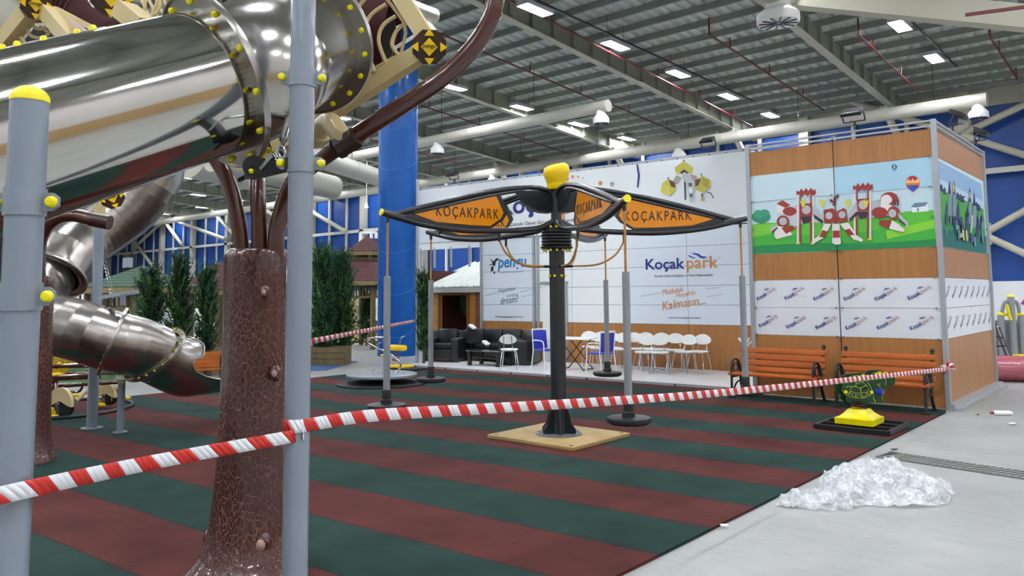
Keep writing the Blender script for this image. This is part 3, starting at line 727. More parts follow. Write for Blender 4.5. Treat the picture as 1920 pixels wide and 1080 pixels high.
def wpoly(parts, name, e=-.01, crop=None):
    b = MB(); ms = []
    for k, (pts, c) in enumerate(parts):
        m = mat('print_'+c.lstrip('#'), c, .5)
        if m not in ms: ms.append(m)
        if crop: pts = [(crop[0]+x/crop[2], crop[1]+y/crop[2]) for x, y in pts]
        b.add([wl(x, y, e-.0006*k) for x, y in pts], [tuple(range(len(pts)))], ms.index(m))
    return b.build(name, ms, wt, local=True)
E0 = -.056
wtext('Koçak', 936, 1050, 386, NAVY, h=.62, bold=.02, e=E0); wtext('park', 1055, 1141, 387, PRED, h=.62, bold=.01, e=E0)
wtext('Çocuk Oyun Grupları ve Kent Ekipmanları', 955, 1125, 416, PBLK, h=.12, e=E0)
wtext('®', 1146, 1154, 346, PBLK, e=E0)
wpoly([([(1195, 309), (1198, 309), (1202, 330), (1199, 352), (1196, 352), (1198, 330)], '#2c3480')], 'print_mark', E0)
b = MB()
for x, y, r in ((1066, 336, .05), (1076, 332, .045), (1086, 332, .03), (1095, 334, .02), (1128, 344, .06)): b.cyl(wl(x, y, E0), wl(x, y, E0-.002), r, n=12)
b.build('print_dots', PRED, wt, local=True)
CRP = (1120, 260, 6.)
PL = [([(880, 330), (985, 255), (1090, 330), (1085, 385), (1050, 400), (990, 350), (930, 410), (895, 385)], '#bfb84a'),
      ([(940, 385), (985, 350), (1040, 385), (1020, 400), (985, 380), (960, 402)], '#3c3c40'),
      ([(900, 415), (960, 440), (905, 510), (860, 480)], '#a8a49c'), ([(1050, 400), (1120, 420), (1160, 470), (1110, 510)], '#b09a88'),
      ([(985, 470), (1008, 470), (1012, 690), (993, 690)], '#4a4c50'), ([(965, 400), (1000, 380), (1060, 430), (1100, 520), (1112, 720), (1050, 715), (1020, 520), (970, 450)], '#c2c6ca'),
      ([(1035, 500), (1075, 500), (1080, 540), (1040, 540)], '#60656a'), ([(1040, 560), (1080, 560), (1082, 610), (1045, 610)], '#e8eaec'), ([(1048, 625), (1085, 625), (1088, 660), (1052, 660)], '#60656a'),
      ([(740, 510), (810, 455), (895, 540), (890, 590), (820, 650), (725, 600)], '#c4bd52'), ([(815, 460), (880, 490), (895, 560), (840, 540)], '#6a4a34'), ([(740, 515), (830, 545), (820, 650), (728, 600)], '#d0c95c'),
      ([(1110, 545), (1185, 420), (1275, 465), (1285, 550), (1200, 615), (1120, 575)], '#c4bd52'), ([(1115, 470), (1180, 450), (1150, 530), (1110, 540)], '#6a4a34'), ([(1190, 440), (1265, 470), (1250, 560), (1185, 520)], '#b0a844'),
      ([(1183, 620), (1198, 620), (1198, 655), (1183, 655)], '#2c2c30'), ([(1175, 700), (1188, 655), (1200, 655), (1222, 700)], '#b8b048'),
      ([(1240, 600), (1290, 610), (1325, 670), (1315, 675), (1285, 622), (1240, 608)], '#50555a'), ([(975, 250), (985, 238), (996, 250), (990, 262)], '#4a4030'), ([(800, 445), (810, 435), (822, 450), (812, 462)], '#4a4030'), ([(1172, 405), (1184, 395), (1192, 410), (1182, 420)], '#4a4030')]
wpoly(PL, 'printed_play_tower', E0, CRP)
# lower right panels
lp_ = wl(1280, 495); 
wtext('Koçak', 1210, 1283, 497, NAVY, h=.32, bold=.02); wtext('park', 1287, 1346, 495.5, PRED, h=.37, bold=.008); wtext('®', 1347, 1351, 484, PGREY)
C3 = (1160, 440, 6.)
wpoly([([(775, 235), (800, 232), (830, 250), (870, 262), (850, 268), (815, 258)], '#24409a'), ([(815, 218), (855, 206), (900, 215), (935, 240), (1000, 250), (960, 268), (920, 262), (880, 232), (850, 222)], '#24409a'), ([(806, 196), (814, 196), (814, 208), (806, 208)], '#24409a'), ([(842, 190), (850, 190), (850, 198), (842, 198)], '#24409a')], 'wave_mark', -.004, C3)
wtext('Çocuk Oyun Grupları ve Kent Ekipmanları', 1226, 1335, 517, PBLK, h=.07)
wtext('Mutluluk', 1241, 1281, 545, PRED, h=.13, shear=.25, ang=.14); wtext('Hayalde', 1267, 1304, 552, PRED, h=.13, shear=.25, ang=.14); wtext('Kalmasın...', 1240, 1322, 568, PRED, h=.2, shear=.25, ang=.14)
wtext('www.kocakpark.com', 1253, 1313, 596, NAVY, h=.06)
wpoly([([(1200, 555), (1240, 548), (1240, 549), (1201, 556)], '#a9b6c8'), ([(1325, 541), (1350, 538), (1350, 539), (1325, 542)], '#a9b6c8'), ([(1326, 556), (1356, 551), (1356, 552), (1326, 557)], '#a9b6c8')], 'flourish', -.004)
# left panel
b = wtext('pengu', 933, 987, 497, CYANP, h=.33, bold=.018, shear=.15)
wpoly([([(918, 484), (925, 490), (928, 487), (931, 484), (936, 485), (934, 488), (930, 490), (928, 500), (924, 497), (923, 492)], '#15161a'), ([(921, 500), (926, 500), (925, 508), (920, 509)], '#15161a'), ([(915, 498), (924, 494), (923, 497)], '#15161a'), ([(926, 510), (929, 509), (928, 513), (925, 513)], '#15161a')], 'penguin_mark', -.004)
wtext('Playground Equipments', 934, 982, 510, PGREY, h=.05)
wtext('Happiness', 934, 966, 544, mat('print_slate', '#5a7890', .5), h=.13, shear=.25, ang=.12); wtext('is not a', 950, 970, 553, MATS['print_slate'], h=.1, shear=.25, ang=.12); wtext('dream!', 938, 972, 562, MATS['print_slate'], h=.19, shear=.25, ang=.12)
wtext('www.penguplayground.com', 928, 980, 594, PBLK, h=.06)
wpoly([([(909, 554), (932, 549), (932, 550), (909, 555)], '#8fa8b8'), ([(975, 547), (1000, 541), (1000, 542), (975, 548)], '#8fa8b8'), ([(978, 556), (998, 552), (998, 553), (978, 557)], '#8fa8b8')], 'flourish', -.004)
def onwall(px, e=.0, z=5.03):
    u, _ = WU(px, 320); return WO+wux*u+Vector((0, 0, z))
flood(onwall(852), PI+WA, 'black floodlight on the white wall, above the left petals of the swing')
flood(onwall(1331), PI+WA, 'black floodlight on the white wall near the booth')
# post carrying the free end of the banner
pp = G(782, 684); t = thing('banner_post', 'slim grey post right beside the blue column', 'post', tuple(pp), group=None)
MB().bar(pp, pp+Vector((0, 0, 4.85)), .06, .06).build('shaft', ALUP, t); MB().box(pp+Vector((0, 0, .01)), (.2, .2, .02)).build('base_plate', ALUP, t)

# ================================================================= cabin behind the sofas
c0 = AY(803, 600, 17.4); c1 = AY(893, 600, 17.4)
t = thing('garden_cabin', 'small timber cabin with white ribbed roof behind the sofas', 'cabin', (c0.x, 17.4, 0))
W_ = c1.x-c0.x; zt = AY(850, 545, 17.4).z
b = MB(); x0 = c0.x
wx0 = AY(825, 600, 17.4).x; wx1 = AY(879, 600, 17.4).x; wz0 = AY(850, 622, 17.4).z; wz1 = AY(850, 552, 17.4).z
b.box(((x0+wx0)/2, 17.45, zt/2), (wx0-x0, .1, zt)); b.box(((wx1+c1.x)/2, 17.45, zt/2), (c1.x-wx1, .1, zt)); b.box(((wx0+wx1)/2, 17.45, wz0/2), (wx1-wx0, .1, wz0)); b.box(((wx0+wx1)/2, 17.45, (wz1+zt)/2), (wx1-wx0, .1, zt-wz1))
b.build('board_wall', PINE, t)
b = MB(); fr = .07
for q in (((wx0, wz0), (wx1, wz0)), ((wx0, wz1), (wx1, wz1)), ((wx0, wz0), (wx0, wz1)), ((wx1, wz0), (wx1, wz1))): b.bar((q[0][0], 17.38, q[0][1]), (q[1][0], 17.38, q[1][1]), .1 if q[0][0] != q[1][0] else .1, .06)
b.build('window_frame', mat('brown_frame', '#8a4e2a', .5), t)
MB().box(((wx0+wx1)/2, 19.2, 1.3), (W_+.4, .05, 2.6)).box((x0+.02, 18.3, 1.3), (.05, 1.8, 2.6)).build('rear_wall', mat('cabin_inside', '#4a1e1c', .7), t)
MB().box((wx1-.2, 18.6, 1.6), (.75, .05, 1.9)).build('light_door', WHITE, t)
MB().box((wx1-.2, 18.5, .9), (.75, .05, .35)).build('red_box', mat('red_box', '#8a1f28', .5), t)
MB().ball((wx0+.35, 18.6, 1.55), .5, 12, sz=1.2).build('green_cushion', mat('green_cushion', '#2c4a24', .8), t)
MB().box((c1.x+.15, 17.5, zt/2-.02), (.34, .25, zt-.04)).build('side_panel', mat('red_brown_panel', '#8a5230', .5), t)
b = MB(); zr = AY(800, 500, 19.8).z
ra = Vector((c0.x-.15, 17.2, zt+.12)); rb = Vector((c1.x+1.6, 17.2, zt+.12)); up_ = Vector((-.0, 2.6, zr-zt-.05))
b.add([ra, rb, rb+up_, ra+up_], [(0, 1, 2, 3)]); b.add([ra-Vector((0, 0, .05)), rb-Vector((0, 0, .05)), rb+up_-Vector((0, 0, .05)), ra+up_-Vector((0, 0, .05))], [(0, 3, 2, 1)])
k = 0; q = ra.copy()
while q.x < rb.x:
    b.bar(q+Vector((0, 0, .02)), q+up_+Vector((0, 0, .02)), .06, .05); q = q+Vector((.27, 0, 0))
b.build('roof_sheet', mat('white_roof_sheet', '#dfe3dc', .45), t)
MB().bar(ra-Vector((0, .03, .1)), rb-Vector((0, .03, .1)), .06, .16).build('eaves_board', mat('pale_eaves', '#b9bcb2', .6), t)

# ================================================================= furniture on the platform
PZ = .05
def gp(px, py): return G(px, py, PZ)
def gw(px, k):
    """floor point seen in image column px, k metres in front of the partition wall"""
    d = ray(px, 690); t_ = (16.4+.07*7.3-k)/(d.y-.07*d.x); return Vector((d.x*t_, d.y*t_, PZ))
def sofa(name, label, cat, loc, rz, wd, dp, seats, group=None):
    t = thing(name, label, cat, loc, rz, group)
    MB().rbox((0, 0, .2), (wd-.1, dp-.06, .26), .03).build('base', LEATHER, t, local=True)
    for i in range(seats):
        w_ = (wd-.44)/seats; MB().rbox((-wd/2+.22+w_*(i+.5), -.06, .40), (w_-.01, dp-.3, .16), .05).build('seat_cushion', LEATHER, t, local=True)
        MB().rbox((-wd/2+.22+w_*(i+.5), dp/2-.24, .62), (w_-.02, .2, .44), .06, Matrix.Rotation(-.15, 3, 'X')).build('back_cushion', LEATHER, t, local=True)
    for s in (-1, 1): MB().rbox((s*(wd/2-.11), 0, .32), (.22, dp, .60), .05).build('armrest', LEATHER, t, local=True)
    MB().rbox((0, dp/2-.09, .42), (wd, .18, .74), .05).build('backrest', LEATHER, t, local=True)
    b = MB()
    for s in (-1, 1):
        for q in (-1, 1): b.cyl((s*(wd/2-.12), q*(dp/2-.1), 0), (s*(wd/2-.12), q*(dp/2-.1), .08), .025, n=8)
    b.build('foot', CHROME, t, local=True)
    return t
p = gw(836, 1.35); sofa('armchair', 'black leather armchair at the left end, next to the tall banner post', 'armchair', (p.x, p.y, PZ), .45, 1.0, .9, 1)
p = gw(918, .62); sofa('sofa', 'long black leather sofa against the white wall, behind the coffee table', 'sofa', (p.x, p.y, PZ), WA, 2.3, .9, 3)
def sofaback(px, py): return gp(px, py)
p = gw(975, 1.0); t = thing('armchair', 'black leather armchair with its side turned to the camera, right of the coffee table', 'armchair', (p.x, p.y, PZ), -1.15)
tp = sofa('armchair', 'tmp', 'armchair', (0, 0, 0), 0, .95, .9, 1)
for ch in list(tp.children): ch.parent = t
bpy.data.objects.remove(tp)
# jacket and papers on the sofa
p = gw(880, .95); b = MB(); rnd = random.Random(5)
b.lathe([(.02, .0), (.30, .02), (.27, .16), (.2, .3), (.1, .4), (.01, .43)], (p.x, p.y+.1, .5), 12, sx=1.2, sy=.7)
b.v = [(v[0]+rnd.uniform(-.025, .025), v[1]+rnd.uniform(-.02, .02), v[2]+rnd.uniform(-.02, .02)) for v in b.v]
tag(b.build('jacket', mat('black_cloth', '#101114', .9), off=(p.x, p.y+.1, .5)), 'crumpled black jacket lying on the sofa', 'jacket')
for (dx_, dz_, lab) in ((.12, .95, 'white paper on top of the black jacket'), (.62, .54, 'small white cloth on the sofa seat, right of the black jacket')):
    b = MB().rbox((p.x+dx_, p.y, dz_), (.2, .16, .06), .02, Matrix.Rotation(.5, 3, 'Y')); tag(b.build('paper', WHITEP, off=(p.x+dx_, p.y, dz_)), lab, 'paper')
# coffee table
p = gw(918, 1.75); t = thing('coffee_table', 'low black coffee table with a glass top in front of the sofa', 'coffee table', tuple(p), .1)
MB().rbox((0, 0, .36), (1.05, .6, .025), .008).build('glass_top', mat('smoked_glass', '#3c4246', .08, coat=1), t, local=True)
for sx in (-.44, .44):
    for sy in (-.24, .24): MB().box((sx, sy, .17), (.08, .08, .34)).build('leg', BLACK, t, local=True)
MB().box((0, 0, .2), (.9, .5, .02)).build('shelf', BLACK, t, local=True)
# white moulded chairs
def ellipse(rx, ry, n=20, cut=0):
    out = []
    for i in range(n):
        a = 2*PI*i/n; y = math.sin(a)*ry; out.append((math.cos(a)*rx*(1+.12*(-math.sin(a))*cut), y))
    return out
def chair_proto():
    t = thing('white_chair', '', 'chair')
    s = MB(); s.lathe([(.001, .455), (.17, .452), (.205, .462), (.21, .475), (.2, .485), (.001, .478)], (0, 0, 0), 20, sy=.95); s.build('seat', WHITEP, t, local=True)
    b = MB(); n = 20; P_ = ellipse(.2, .115, n, 1.3)
    ring0 = [(u, .21+.035-.55*u*u+.15*(v), .72+v) for u, v in P_]
    for (sc, dy) in ((1, 0), (1.0, .018)):
        b.v += [(x*sc, y+dy, z) for x, y, z in ring0]
    b.v += [(0, .245-.0, .72), (0, .263, .72)]
    for i in range(n):
        j = (i+1) % n; b.f += [(i, j, 2*n), (n+j, n+i, 2*n+1), (i, n+i, n+j, j)]; b.mi += [0]*3; b.sm += [True]*3
    b.build('backrest', WHITEP, t, local=True)
    for sx in (-1, 1):
        MB().tube(smooth_path([(sx*.12, .17, .46), (sx*.10, .225, .55), (sx*.095, .275, .70), (sx*.095, .285, .78)], 4), .009, 8).build('back_rod', CHROME, t, local=True)
        for sy in (-1, 1):
            MB().tube(smooth_path([(sx*.12, sy*.13, .455), (sx*.15, sy*.16, .40), (sx*.20, sy*.24, .01)], 4), .011, 8).build('leg', CHROME, t, local=True)
    MB().tube([(.13*math.cos(a), .13*math.sin(a), .445) for a in [2*PI*i/16 for i in range(16)]], .009, 6, closed=True).build('seat_ring', CHROME, t, local=True)
    return t
cp = chair_proto()
CH = [(955, 2.35, 3.75, 'white chair with chrome legs standing alone before the black sofa, back to the camera'),
      (1108, .6, .75, 'white chair at the wall behind the right blue chair, left one'),
      (1123, .95, .45, 'white chair just right of the rear blue chair'),
      (1149, .65, .7, 'white chair left of the front hanging pole, seat showing'),
      (1164, .95, .3, 'white chair partly behind the front hanging pole, left side'),
      (1189, .7, .5, 'white chair just right of the front hanging pole, rear row'),
      (1213, .5, .6, 'rear white chair behind the two front white chairs, left one'),
      (1242, .5, .55, 'rear white chair behind the two front white chairs, right one'),
      (1208, 1.5, .2, 'white chair in the front pair, left one'),
      (1237, 1.4, .55, 'white chair in the front pair, right one'),
      (1267, .6, .45, 'white chair in the rear row, third from its right end'),
      (1283, .95, .0, 'white chair in the rear row, second from its right end'),
      (1311, .7, .1, 'white chair standing apart at the right end of the row')]
for k, (px, dk, rz, lab) in enumerate(CH):
    p = gw(px, dk); place(cp, k == 0, (p.x, p.y, PZ), rz, lab, 'white chairs on the platform')
# blue armchairs
def bluechair(p, rz, lab):
    t = thing('blue_chair', lab, 'chair', (p.x, p.y, PZ), rz, 'blue chairs at the folding table')
    MB().rbox((0, 0, .44), (.44, .42, .03), .012).build('seat', BLUEF, t, local=True)
    MB().rbox((0, .21, .68), (.42, .025, .42), .01, Matrix.Rotation(-.12, 3, 'X')).build('backrest', BLUEF, t, local=True)
    for s in (-1, 1):
        MB().tube(smooth_path([(s*.235, -.22, 0), (s*.23, -.19, .42), (s*.235, -.17, .63), (s*.235, .0, .67), (s*.23, .22, .66)], 4), .013, 8).build('front_leg_and_arm', WHITEP, t, local=True)
        MB().tube([(s*.23, .27, 0), (s*.22, .2, .42), (s*.22, .24, .93)], .013, 8).build('rear_leg', WHITEP, t, local=True)
    MB().bar((-.22, .24, .92), (.22, .24, .92), .03, .03).build('top_bar', WHITEP, t, local=True)
bluechair(gw(1024, 1.7), 1.4, 'blue chair with a white frame at the left of the folding table')
bluechair(gw(1126, 1.9), -1.75, 'blue chair with a white frame at the right of the folding table')
# folding table
p = gw(1080, 1.5); t = thing('folding_table', 'round-cornered white folding table with crossed black legs', 'table', (p.x, p.y, PZ), .2)
MB().rbox((0, 0, .72), (.85, .7, .03), .012).build('table_top', WHITEP, t, local=True)
for s in (-.26, .26):
    MB().tube([(-.32, s, 0), (.28, s, .70)], .013, 8).build('leg', BLACK, t, local=True); MB().tube([(.32, s, 0), (-.28, s, .70)], .013, 8).build('leg', BLACK, t, local=True)
for x in (-.3, .3): MB().cyl((x, -.26, .02), (x, .26, .02), .012, n=8).build('stretcher', BLACK, t, local=True)
# coat stand
p = gw(1400, .5); t = thing('coat_stand', 'white coat stand with splayed hooks behind the right hanging pole', 'coat stand', (p.x, p.y, PZ))
p_h = AY(1400, 636, p.y).z-PZ
MB().cyl((0, 0, .05), (0, 0, p_h-.1), .018, n=10).build('pole', WHITEP, t, local=True)
for k in range(5):
    a = 2*PI*k/5+.3; c_, s_ = math.cos(a), math.sin(a)
    MB().tube([(0, 0, p_h-.18), (c_*.16, s_*.16, p_h), (c_*.18, s_*.18, p_h+.02)], .012, 8).build('hook', WHITEP, t, local=True)
    MB().tube([(0, 0, .12), (c_*.22, s_*.22, .01)], .014, 8).build('foot', WHITEP, t, local=True)
# white pedestal table whose star foot shows between the chairs
p = gw(1228, 1.05); t = thing('pedestal_table', 'white round table with a star foot among the white chairs', 'table', (p.x, p.y, PZ))
MB().cyl((0, 0, .05), (0, 0, .5), .02, n=10).build('column', CHROME, t, local=True)
MB().lathe([(.001, .5), (.3, .5), (.3, .515), (.001, .52)]).build('table_top', WHITEP, t, local=True)
for k in range(5):
    a = 2*PI*k/5; MB().tube([(0, 0, .09), (math.cos(a)*.3, math.sin(a)*.3, .01)], .014, 8).build('foot', CHROME, t, local=True)

# ================================================================= park benches
def bench(x0, x1, yb, lab):
    cx_ = (x0+x1)/2; L2 = (x1-x0)/2
    t = thing('park_bench', lab, 'bench', (cx_, yb, .022), 0, 'orange slatted benches along the booth')
    for k, (y, z) in enumerate(((-.02, .40), (-.14, .405), (-.26, .40))): MB().rbox((0, y-.05, z), (2*L2-.02, .1, .04), .008).build('seat_slat', BENCHW, t, local=True)
    M = Matrix.Rotation(.22, 3, 'X')
    for k in range(4): MB().rbox((0, .075+.024*k, .485+.105*k-.02), (2*L2-.02, .035, .088), .008, M.inverted()).build('back_slat', BENCHW, t, local=True)
    for s in (-1, 1):
        X = s*(L2-.06); f = MB()
        f.tube(smooth_path([(X, -.34, 0), (X, -.33, .2), (X, -.32, .5), (X, -.26, .62), (X, -.15, .64), (X, -.04, .58), (X, .0, .45), (X, .0, .37)], 4), .022, 8)
        f.tube(smooth_path([(X, .16, 0), (X, .04, .18), (X, .03, .38), (X, .1, .55), (X, .19, .86)], 4), .024, 8)
        f.bar((X, -.3, .36), (X, .04, .36), .04, .04); f.ball((X, .2, .88), .035, 10)
        f.tube([(X, -.16+.08*math.cos(a), .5+.08*math.sin(a)) for a in [2*PI*i/14 for i in range(14)]], .013, 6, closed=True)
        f.tube(smooth_path([(X, -.34, .02), (X, -.2, .2), (X, -.05, .26), (X, .05, .2), (X, .16, .02)], 4), .014, 6)
        f.box((X, -.34, .012), (.09, .1, .024)); f.box((X, .16, .012), (.09, .1, .024))
        f.build('iron_end', BLKIRON, t, local=True)
bench(-6.06, -4.56, 12.83, 'left orange slatted bench with curled black iron arms, behind the right hanging pole')
bench(-4.33, -2.95, 12.83, 'right orange slatted bench with black iron ends, behind the turtle')
# ================================================================= the petal swing
SX, SY = -6.05, 7.77
base = Vector((SX, SY, .022))
t = thing('petal_swing', 'black and orange petal-topped swing on a square board, yellow cap on top', 'swing', tuple(base)); SW = t
b = MB().rbox((SX, SY, .045), (1.32, 1.20, .045), .006, seg=2)
b.build('board', PLY, t)
b = MB()
for sx in (-.58, .58):
    for sy in (-.52, .52): b.cyl((SX+sx, SY+sy, .066), (SX+sx, SY+sy, .071), .025, n=10)
b.build('board_bolt', CHAR, t)
MB().cyl((SX, SY, .067), (SX, SY, .08), .29, n=40).build('ground_flange', mat('flange_grey', '#6c7278', .4, .3), t)
b = MB()
for k in range(12): a = 2*PI*k/12; b.cyl((SX+.25*math.cos(a), SY+.25*math.sin(a), .08), (SX+.25*math.cos(a), SY+.25*math.sin(a), .1), .012, n=6)
b.build('flange_bolt', CHROME, t)
MB().cyl((SX, SY, .08), (SX, SY, 2.44), .098, n=32).build('pole', CHAR, t)
for k in range(6):
    a = 2*PI*k/6+.2; c_, s_ = math.cos(a), math.sin(a)
    M = Matrix(((c_, 0, -s_), (s_, 0, c_), (0, 1, 0)))
    pr = [(.08, 0), (.235, 0), (.225, .06), (.17, .12), (.135, .26), (.09, .36)]
    MB().prism(pr, .012, M, (SX, SY, .08)).build('gusset', CHAR, t)
h = MB()
h.lathe([(.1, 2.36), (.2, 2.375), (.205, 2.40), (.19, 2.405)], (SX, SY, 0), 32)
for k in range(5):
    z = 2.41+.04*k; h.lathe([(.17, z), (.19, z+.006), (.195, z+.02), (.19, z+.032), (.17, z+.038)], (SX, SY, 0), 32)
h.lathe([(.1, 2.60), (.19, 2.61), (.19, 2.63), (.1, 2.64)], (SX, SY, 0), 32)
h.build('bearing_stack', BLACK, t)
b = MB()
for k in range(14):
    a = 2*PI*k/14
    for z in (2.352, 2.645): b.ball((SX+.17*math.cos(a), SY+.17*math.sin(a), z), .017, 8)
for a in (-1.2, -.3, .7, 1.8, 2.8, 3.9, -2.0): b.ball((SX+.1*math.cos(a), SY+.1*math.sin(a), 2.03), .018, 8)
b.build('bolt_cap', YEL, t)
MB().cyl((SX, SY, 2.62), (SX, SY, 3.14), .07, n=24).build('top_mast', CHAR, t)
# yellow sculpted cap
b = MB(); n = 28; M = Matrix.Rotation(-.22, 3, Vector((CR.y*0+_f.x, _f.y, 0)))
prof = [(.001, 3.13), (.10, 3.13), (.115, 3.15), (.12, 3.20), (.115, 3.205), (.14, 3.26), (.165, 3.33), (.168, 3.38), (.155, 3.42), (.12, 3.445), (.06, 3.43), (.001, 3.42)]
for i, (r, z) in enumerate(prof):
    for k in range(n):
        a = 2*PI*k/n; e = 1+.06*math.sin(3*a)*(i > 4); tilt = (z-3.2)*.11*math.cos(a-math.atan2(_f.x*-1, _f.y)*0-.72)*(1 if z > 3.2 else 0)
        b.v.append((SX+r*e*math.cos(a), SY+r*e*math.sin(a), z+tilt))
for i in range(len(prof)-1):
    for k in range(n): b.f.append((i*n+k, i*n+(k+1) % n, (i+1)*n+(k+1) % n, (i+1)*n+k)); b.mi.append(0); b.sm.append(True)
b.build('yellow_cap', YEL2, t)
# collar with rope hooks
toc = math.atan2(-SY, -SX)      # direction towards the camera
angs = [toc+math.radians(17+72*k) for k in range(5)]
RT = 2.3; ZT = 2.72
for k, a in enumerate(angs):
    c_, s_ = math.cos(a), math.sin(a); d = Vector((c_, s_, 0)); side = Vector((-s_, c_, 0)); C0 = Vector((SX, SY, 0))
    def P(r, z, o=0.): return C0+d*r+Vector((0, 0, z))+side*o
    e = bpy.data.objects.new('petal', None)
    f = MB()
    upper = smooth_path([P(.03, 2.98), P(.10, 3.1), P(.4, 3.135), P(.95, 3.05), P(1.55, 2.9), P(2.1, 2.74), P(2.22, 2.71)], 6)
    lower = smooth_path([P(.05, 2.72), P(.3, 2.62), P(.8, 2.575), P(1.3, 2.56), P(1.8, 2.60), P(2.15, 2.67), P(RT+.06, 2.72)], 6)
    f.tube(upper, .032, 10); f.tube(lower, .036, 10)
    f.tube(smooth_path([P(.5, 3.09), P(.95, 3.0), P(1.5, 2.86), P(2.0, 2.735)], 5), .022, 8)
    f.cyl(P(RT-.2, 2.685), P(RT+.07, 2.725), .036, n=12)
    pf = f.build('petal_frame', CHAR, SW)
    # dark root plate and dark rim, orange insert
    Mx = Matrix(((c_, 0, -s_), (s_, 0, c_), (0, 1, 0)))
    root = [(.06, 3.06), (.2, 3.1), (.5, 3.09), (.62, 3.06), (.55, 2.98), (.42, 2.90), (.3, 2.85), (.15, 2.83), (.06, 2.84)]
    MB().prism(root, .012, Mx, C0-side*.006).build('root_plate', CHAR, SW)
    rim = [(.85, 3.05), (1.1, 3.0), (1.5, 2.9), (2.0, 2.75), (2.15, 2.705), (1.8, 2.62), (1.3, 2.58), (1.0, 2.575), (.80, 2.70), (.72, 2.8)]
    if k == 4: pass
    MB().prism(rim, .008, Mx, C0-side*.004).build('rim_plate', CHAR, SW)
    pan = [(.90, 3.01), (1.2, 2.955), (1.6, 2.84), (1.98, 2.725), (1.7, 2.645), (1.25, 2.625), (.98, 2.625), (.83, 2.72), (.79, 2.79)]
    op = MB().prism(pan, .018, Mx, C0-side*.009).build('petal_panel', ORANGE, SW)
    M1 = frame(P(1.28, 2.76, -.0115)-base, d, (0, 0, 1)); M2 = frame(P(1.28, 2.76, .0115)-base, -d, (0, 0, 1))
    LETT = mat('dark_lettering', '#3a2410', .5)
    for M_ in (M1, M2): text('KOÇAKPARK', 'lettering', LETT, SW, M_, width=.84, height=.15, ext=.002, bold=.004, space=1.25)
    MB().cyl(P(RT+.065, 2.724), P(RT+.085, 2.727), .04, n=16).build('end_cap', YEL, SW) if k in (0, 4) else MB().cyl(P(RT+.065, 2.724), P(RT+.08, 2.727), .036, n=16).build('end_cap', CHAR, SW)
    # hook, sagging rope to the pole collar
    MB().cyl(P(.85, 2.56), P(.85, 2.44), .016, n=8).cyl(P(RT, 2.70), P(RT, 2.61), .02, n=8).build('hook', CHAR, SW)
    MB().tube(smooth_path([P(.85, 2.46), P(.74, 2.29), P(.52, 2.17), P(.2, 2.15)], 6), .012, 8).build('tether_rope', ROPE, SW)
    MB().cyl(P(.08, 2.15), P(.2, 2.15), .016, n=8).build('tether_peg', CHAR, SW)
    # hanging seat: a thing of its own
    q = P(RT, 0)
    names = ['hanging disc seat nearest the camera, just right of the central pole', 'hanging disc seat at the far right, in front of the left bench', 'hanging disc seat at the back, between the blue chairs', 'hanging disc seat at the back left, before the black armchair', 'hanging disc seat at the left, in front of the blue column']
    s = thing('disc_swing', names[k], 'swing seat', (q.x, q.y, .57), group='black disc seats hanging from the swing')
    MB().cyl((0, 0, 1.42), (0, 0, 2.05), .013, n=8).build('rope', ROPE, s, local=True)
    MB().cyl((0, 0, .1), (0, 0, 1.42), .038, n=20).lathe([(.038, 1.42), (.036, 1.44), (.02, 1.445)]).build('grip_tube', GREYTUBE, s, local=True)
    MB().lathe([(.045, .2), (.05, .19), (.05, .1), (.062, .09), (.065, .04)]).build('rubber_collar', BLACK, s, local=True)
    MB().lathe([(.001, -.02), (.19, -.02), (.215, -.005), (.22, .02), (.215, .04), (.2, .045), (.001, .05)], n=10).build('seat_disc', BLACK, s, local=True)

# ================================================================= turtle spring rider
tg = [G(1533, 808, .03), G(1670, 824, .03), G(1704, 803, .03), G(1578, 790, .03)]
tc_ = sum(tg, Vector())/4; t = thing('spring_rider', 'green turtle spring rider on a yellow foot and black frame', 'spring rider', (tc_.x, tc_.y, .022))
b = MB(); zf = .055
ax, ay = -3.82, 10.35; bx_, by_ = -2.93, 11.22
for q in (((ax, ay), (bx_, ay)), ((bx_, ay), (bx_, by_)), ((bx_, by_), (ax, by_)), ((ax, by_), (ax, ay)), ((ax, ay+.29), (bx_, ay+.29)), ((ax, ay+.58), (bx_, ay+.58))): b.bar((q[0][0], q[0][1], zf), (q[1][0], q[1][1], zf), .05, .06)
b.build('steel_frame', BLACK, t)
fc = Vector((-3.40, 10.78, .085)); b = MB()
def sq(cx_, cy_, s, z, ch=.0):
    return [(cx_+u*s, cy_+v*s, z) for u, v in ((-1, -1), (1, -1), (1, 1), (-1, 1))]
L = [(.235, 0), (.24, .075), (.2, .09), (.15, .13), (.12, .17), (.105, .185)]
for i, (s, z) in enumerate(L): b.v += sq(fc.x, fc.y, s, fc.z+z)
for i in range(len(L)-1):
    for k in range(4): b.f.append((i*4+k, i*4+(k+1) % 4, (i+1)*4+(k+1) % 4, (i+1)*4+k)); b.mi.append(0); b.sm.append(False)
b.f.append((20, 21, 22, 23)); b.mi.append(0); b.sm.append(False)
b.build('yellow_foot', YEL, t)
b = MB().tube([(fc.x+.085*math.cos(a), fc.y+.085*math.sin(a), fc.z+.18+.018*a/(2*PI)*4.2) for a in [2*PI*i/16 for i in range(16*4)]], .012, 8)
b.build('spring', mat('red_spring', '#7a2018', .4), t)
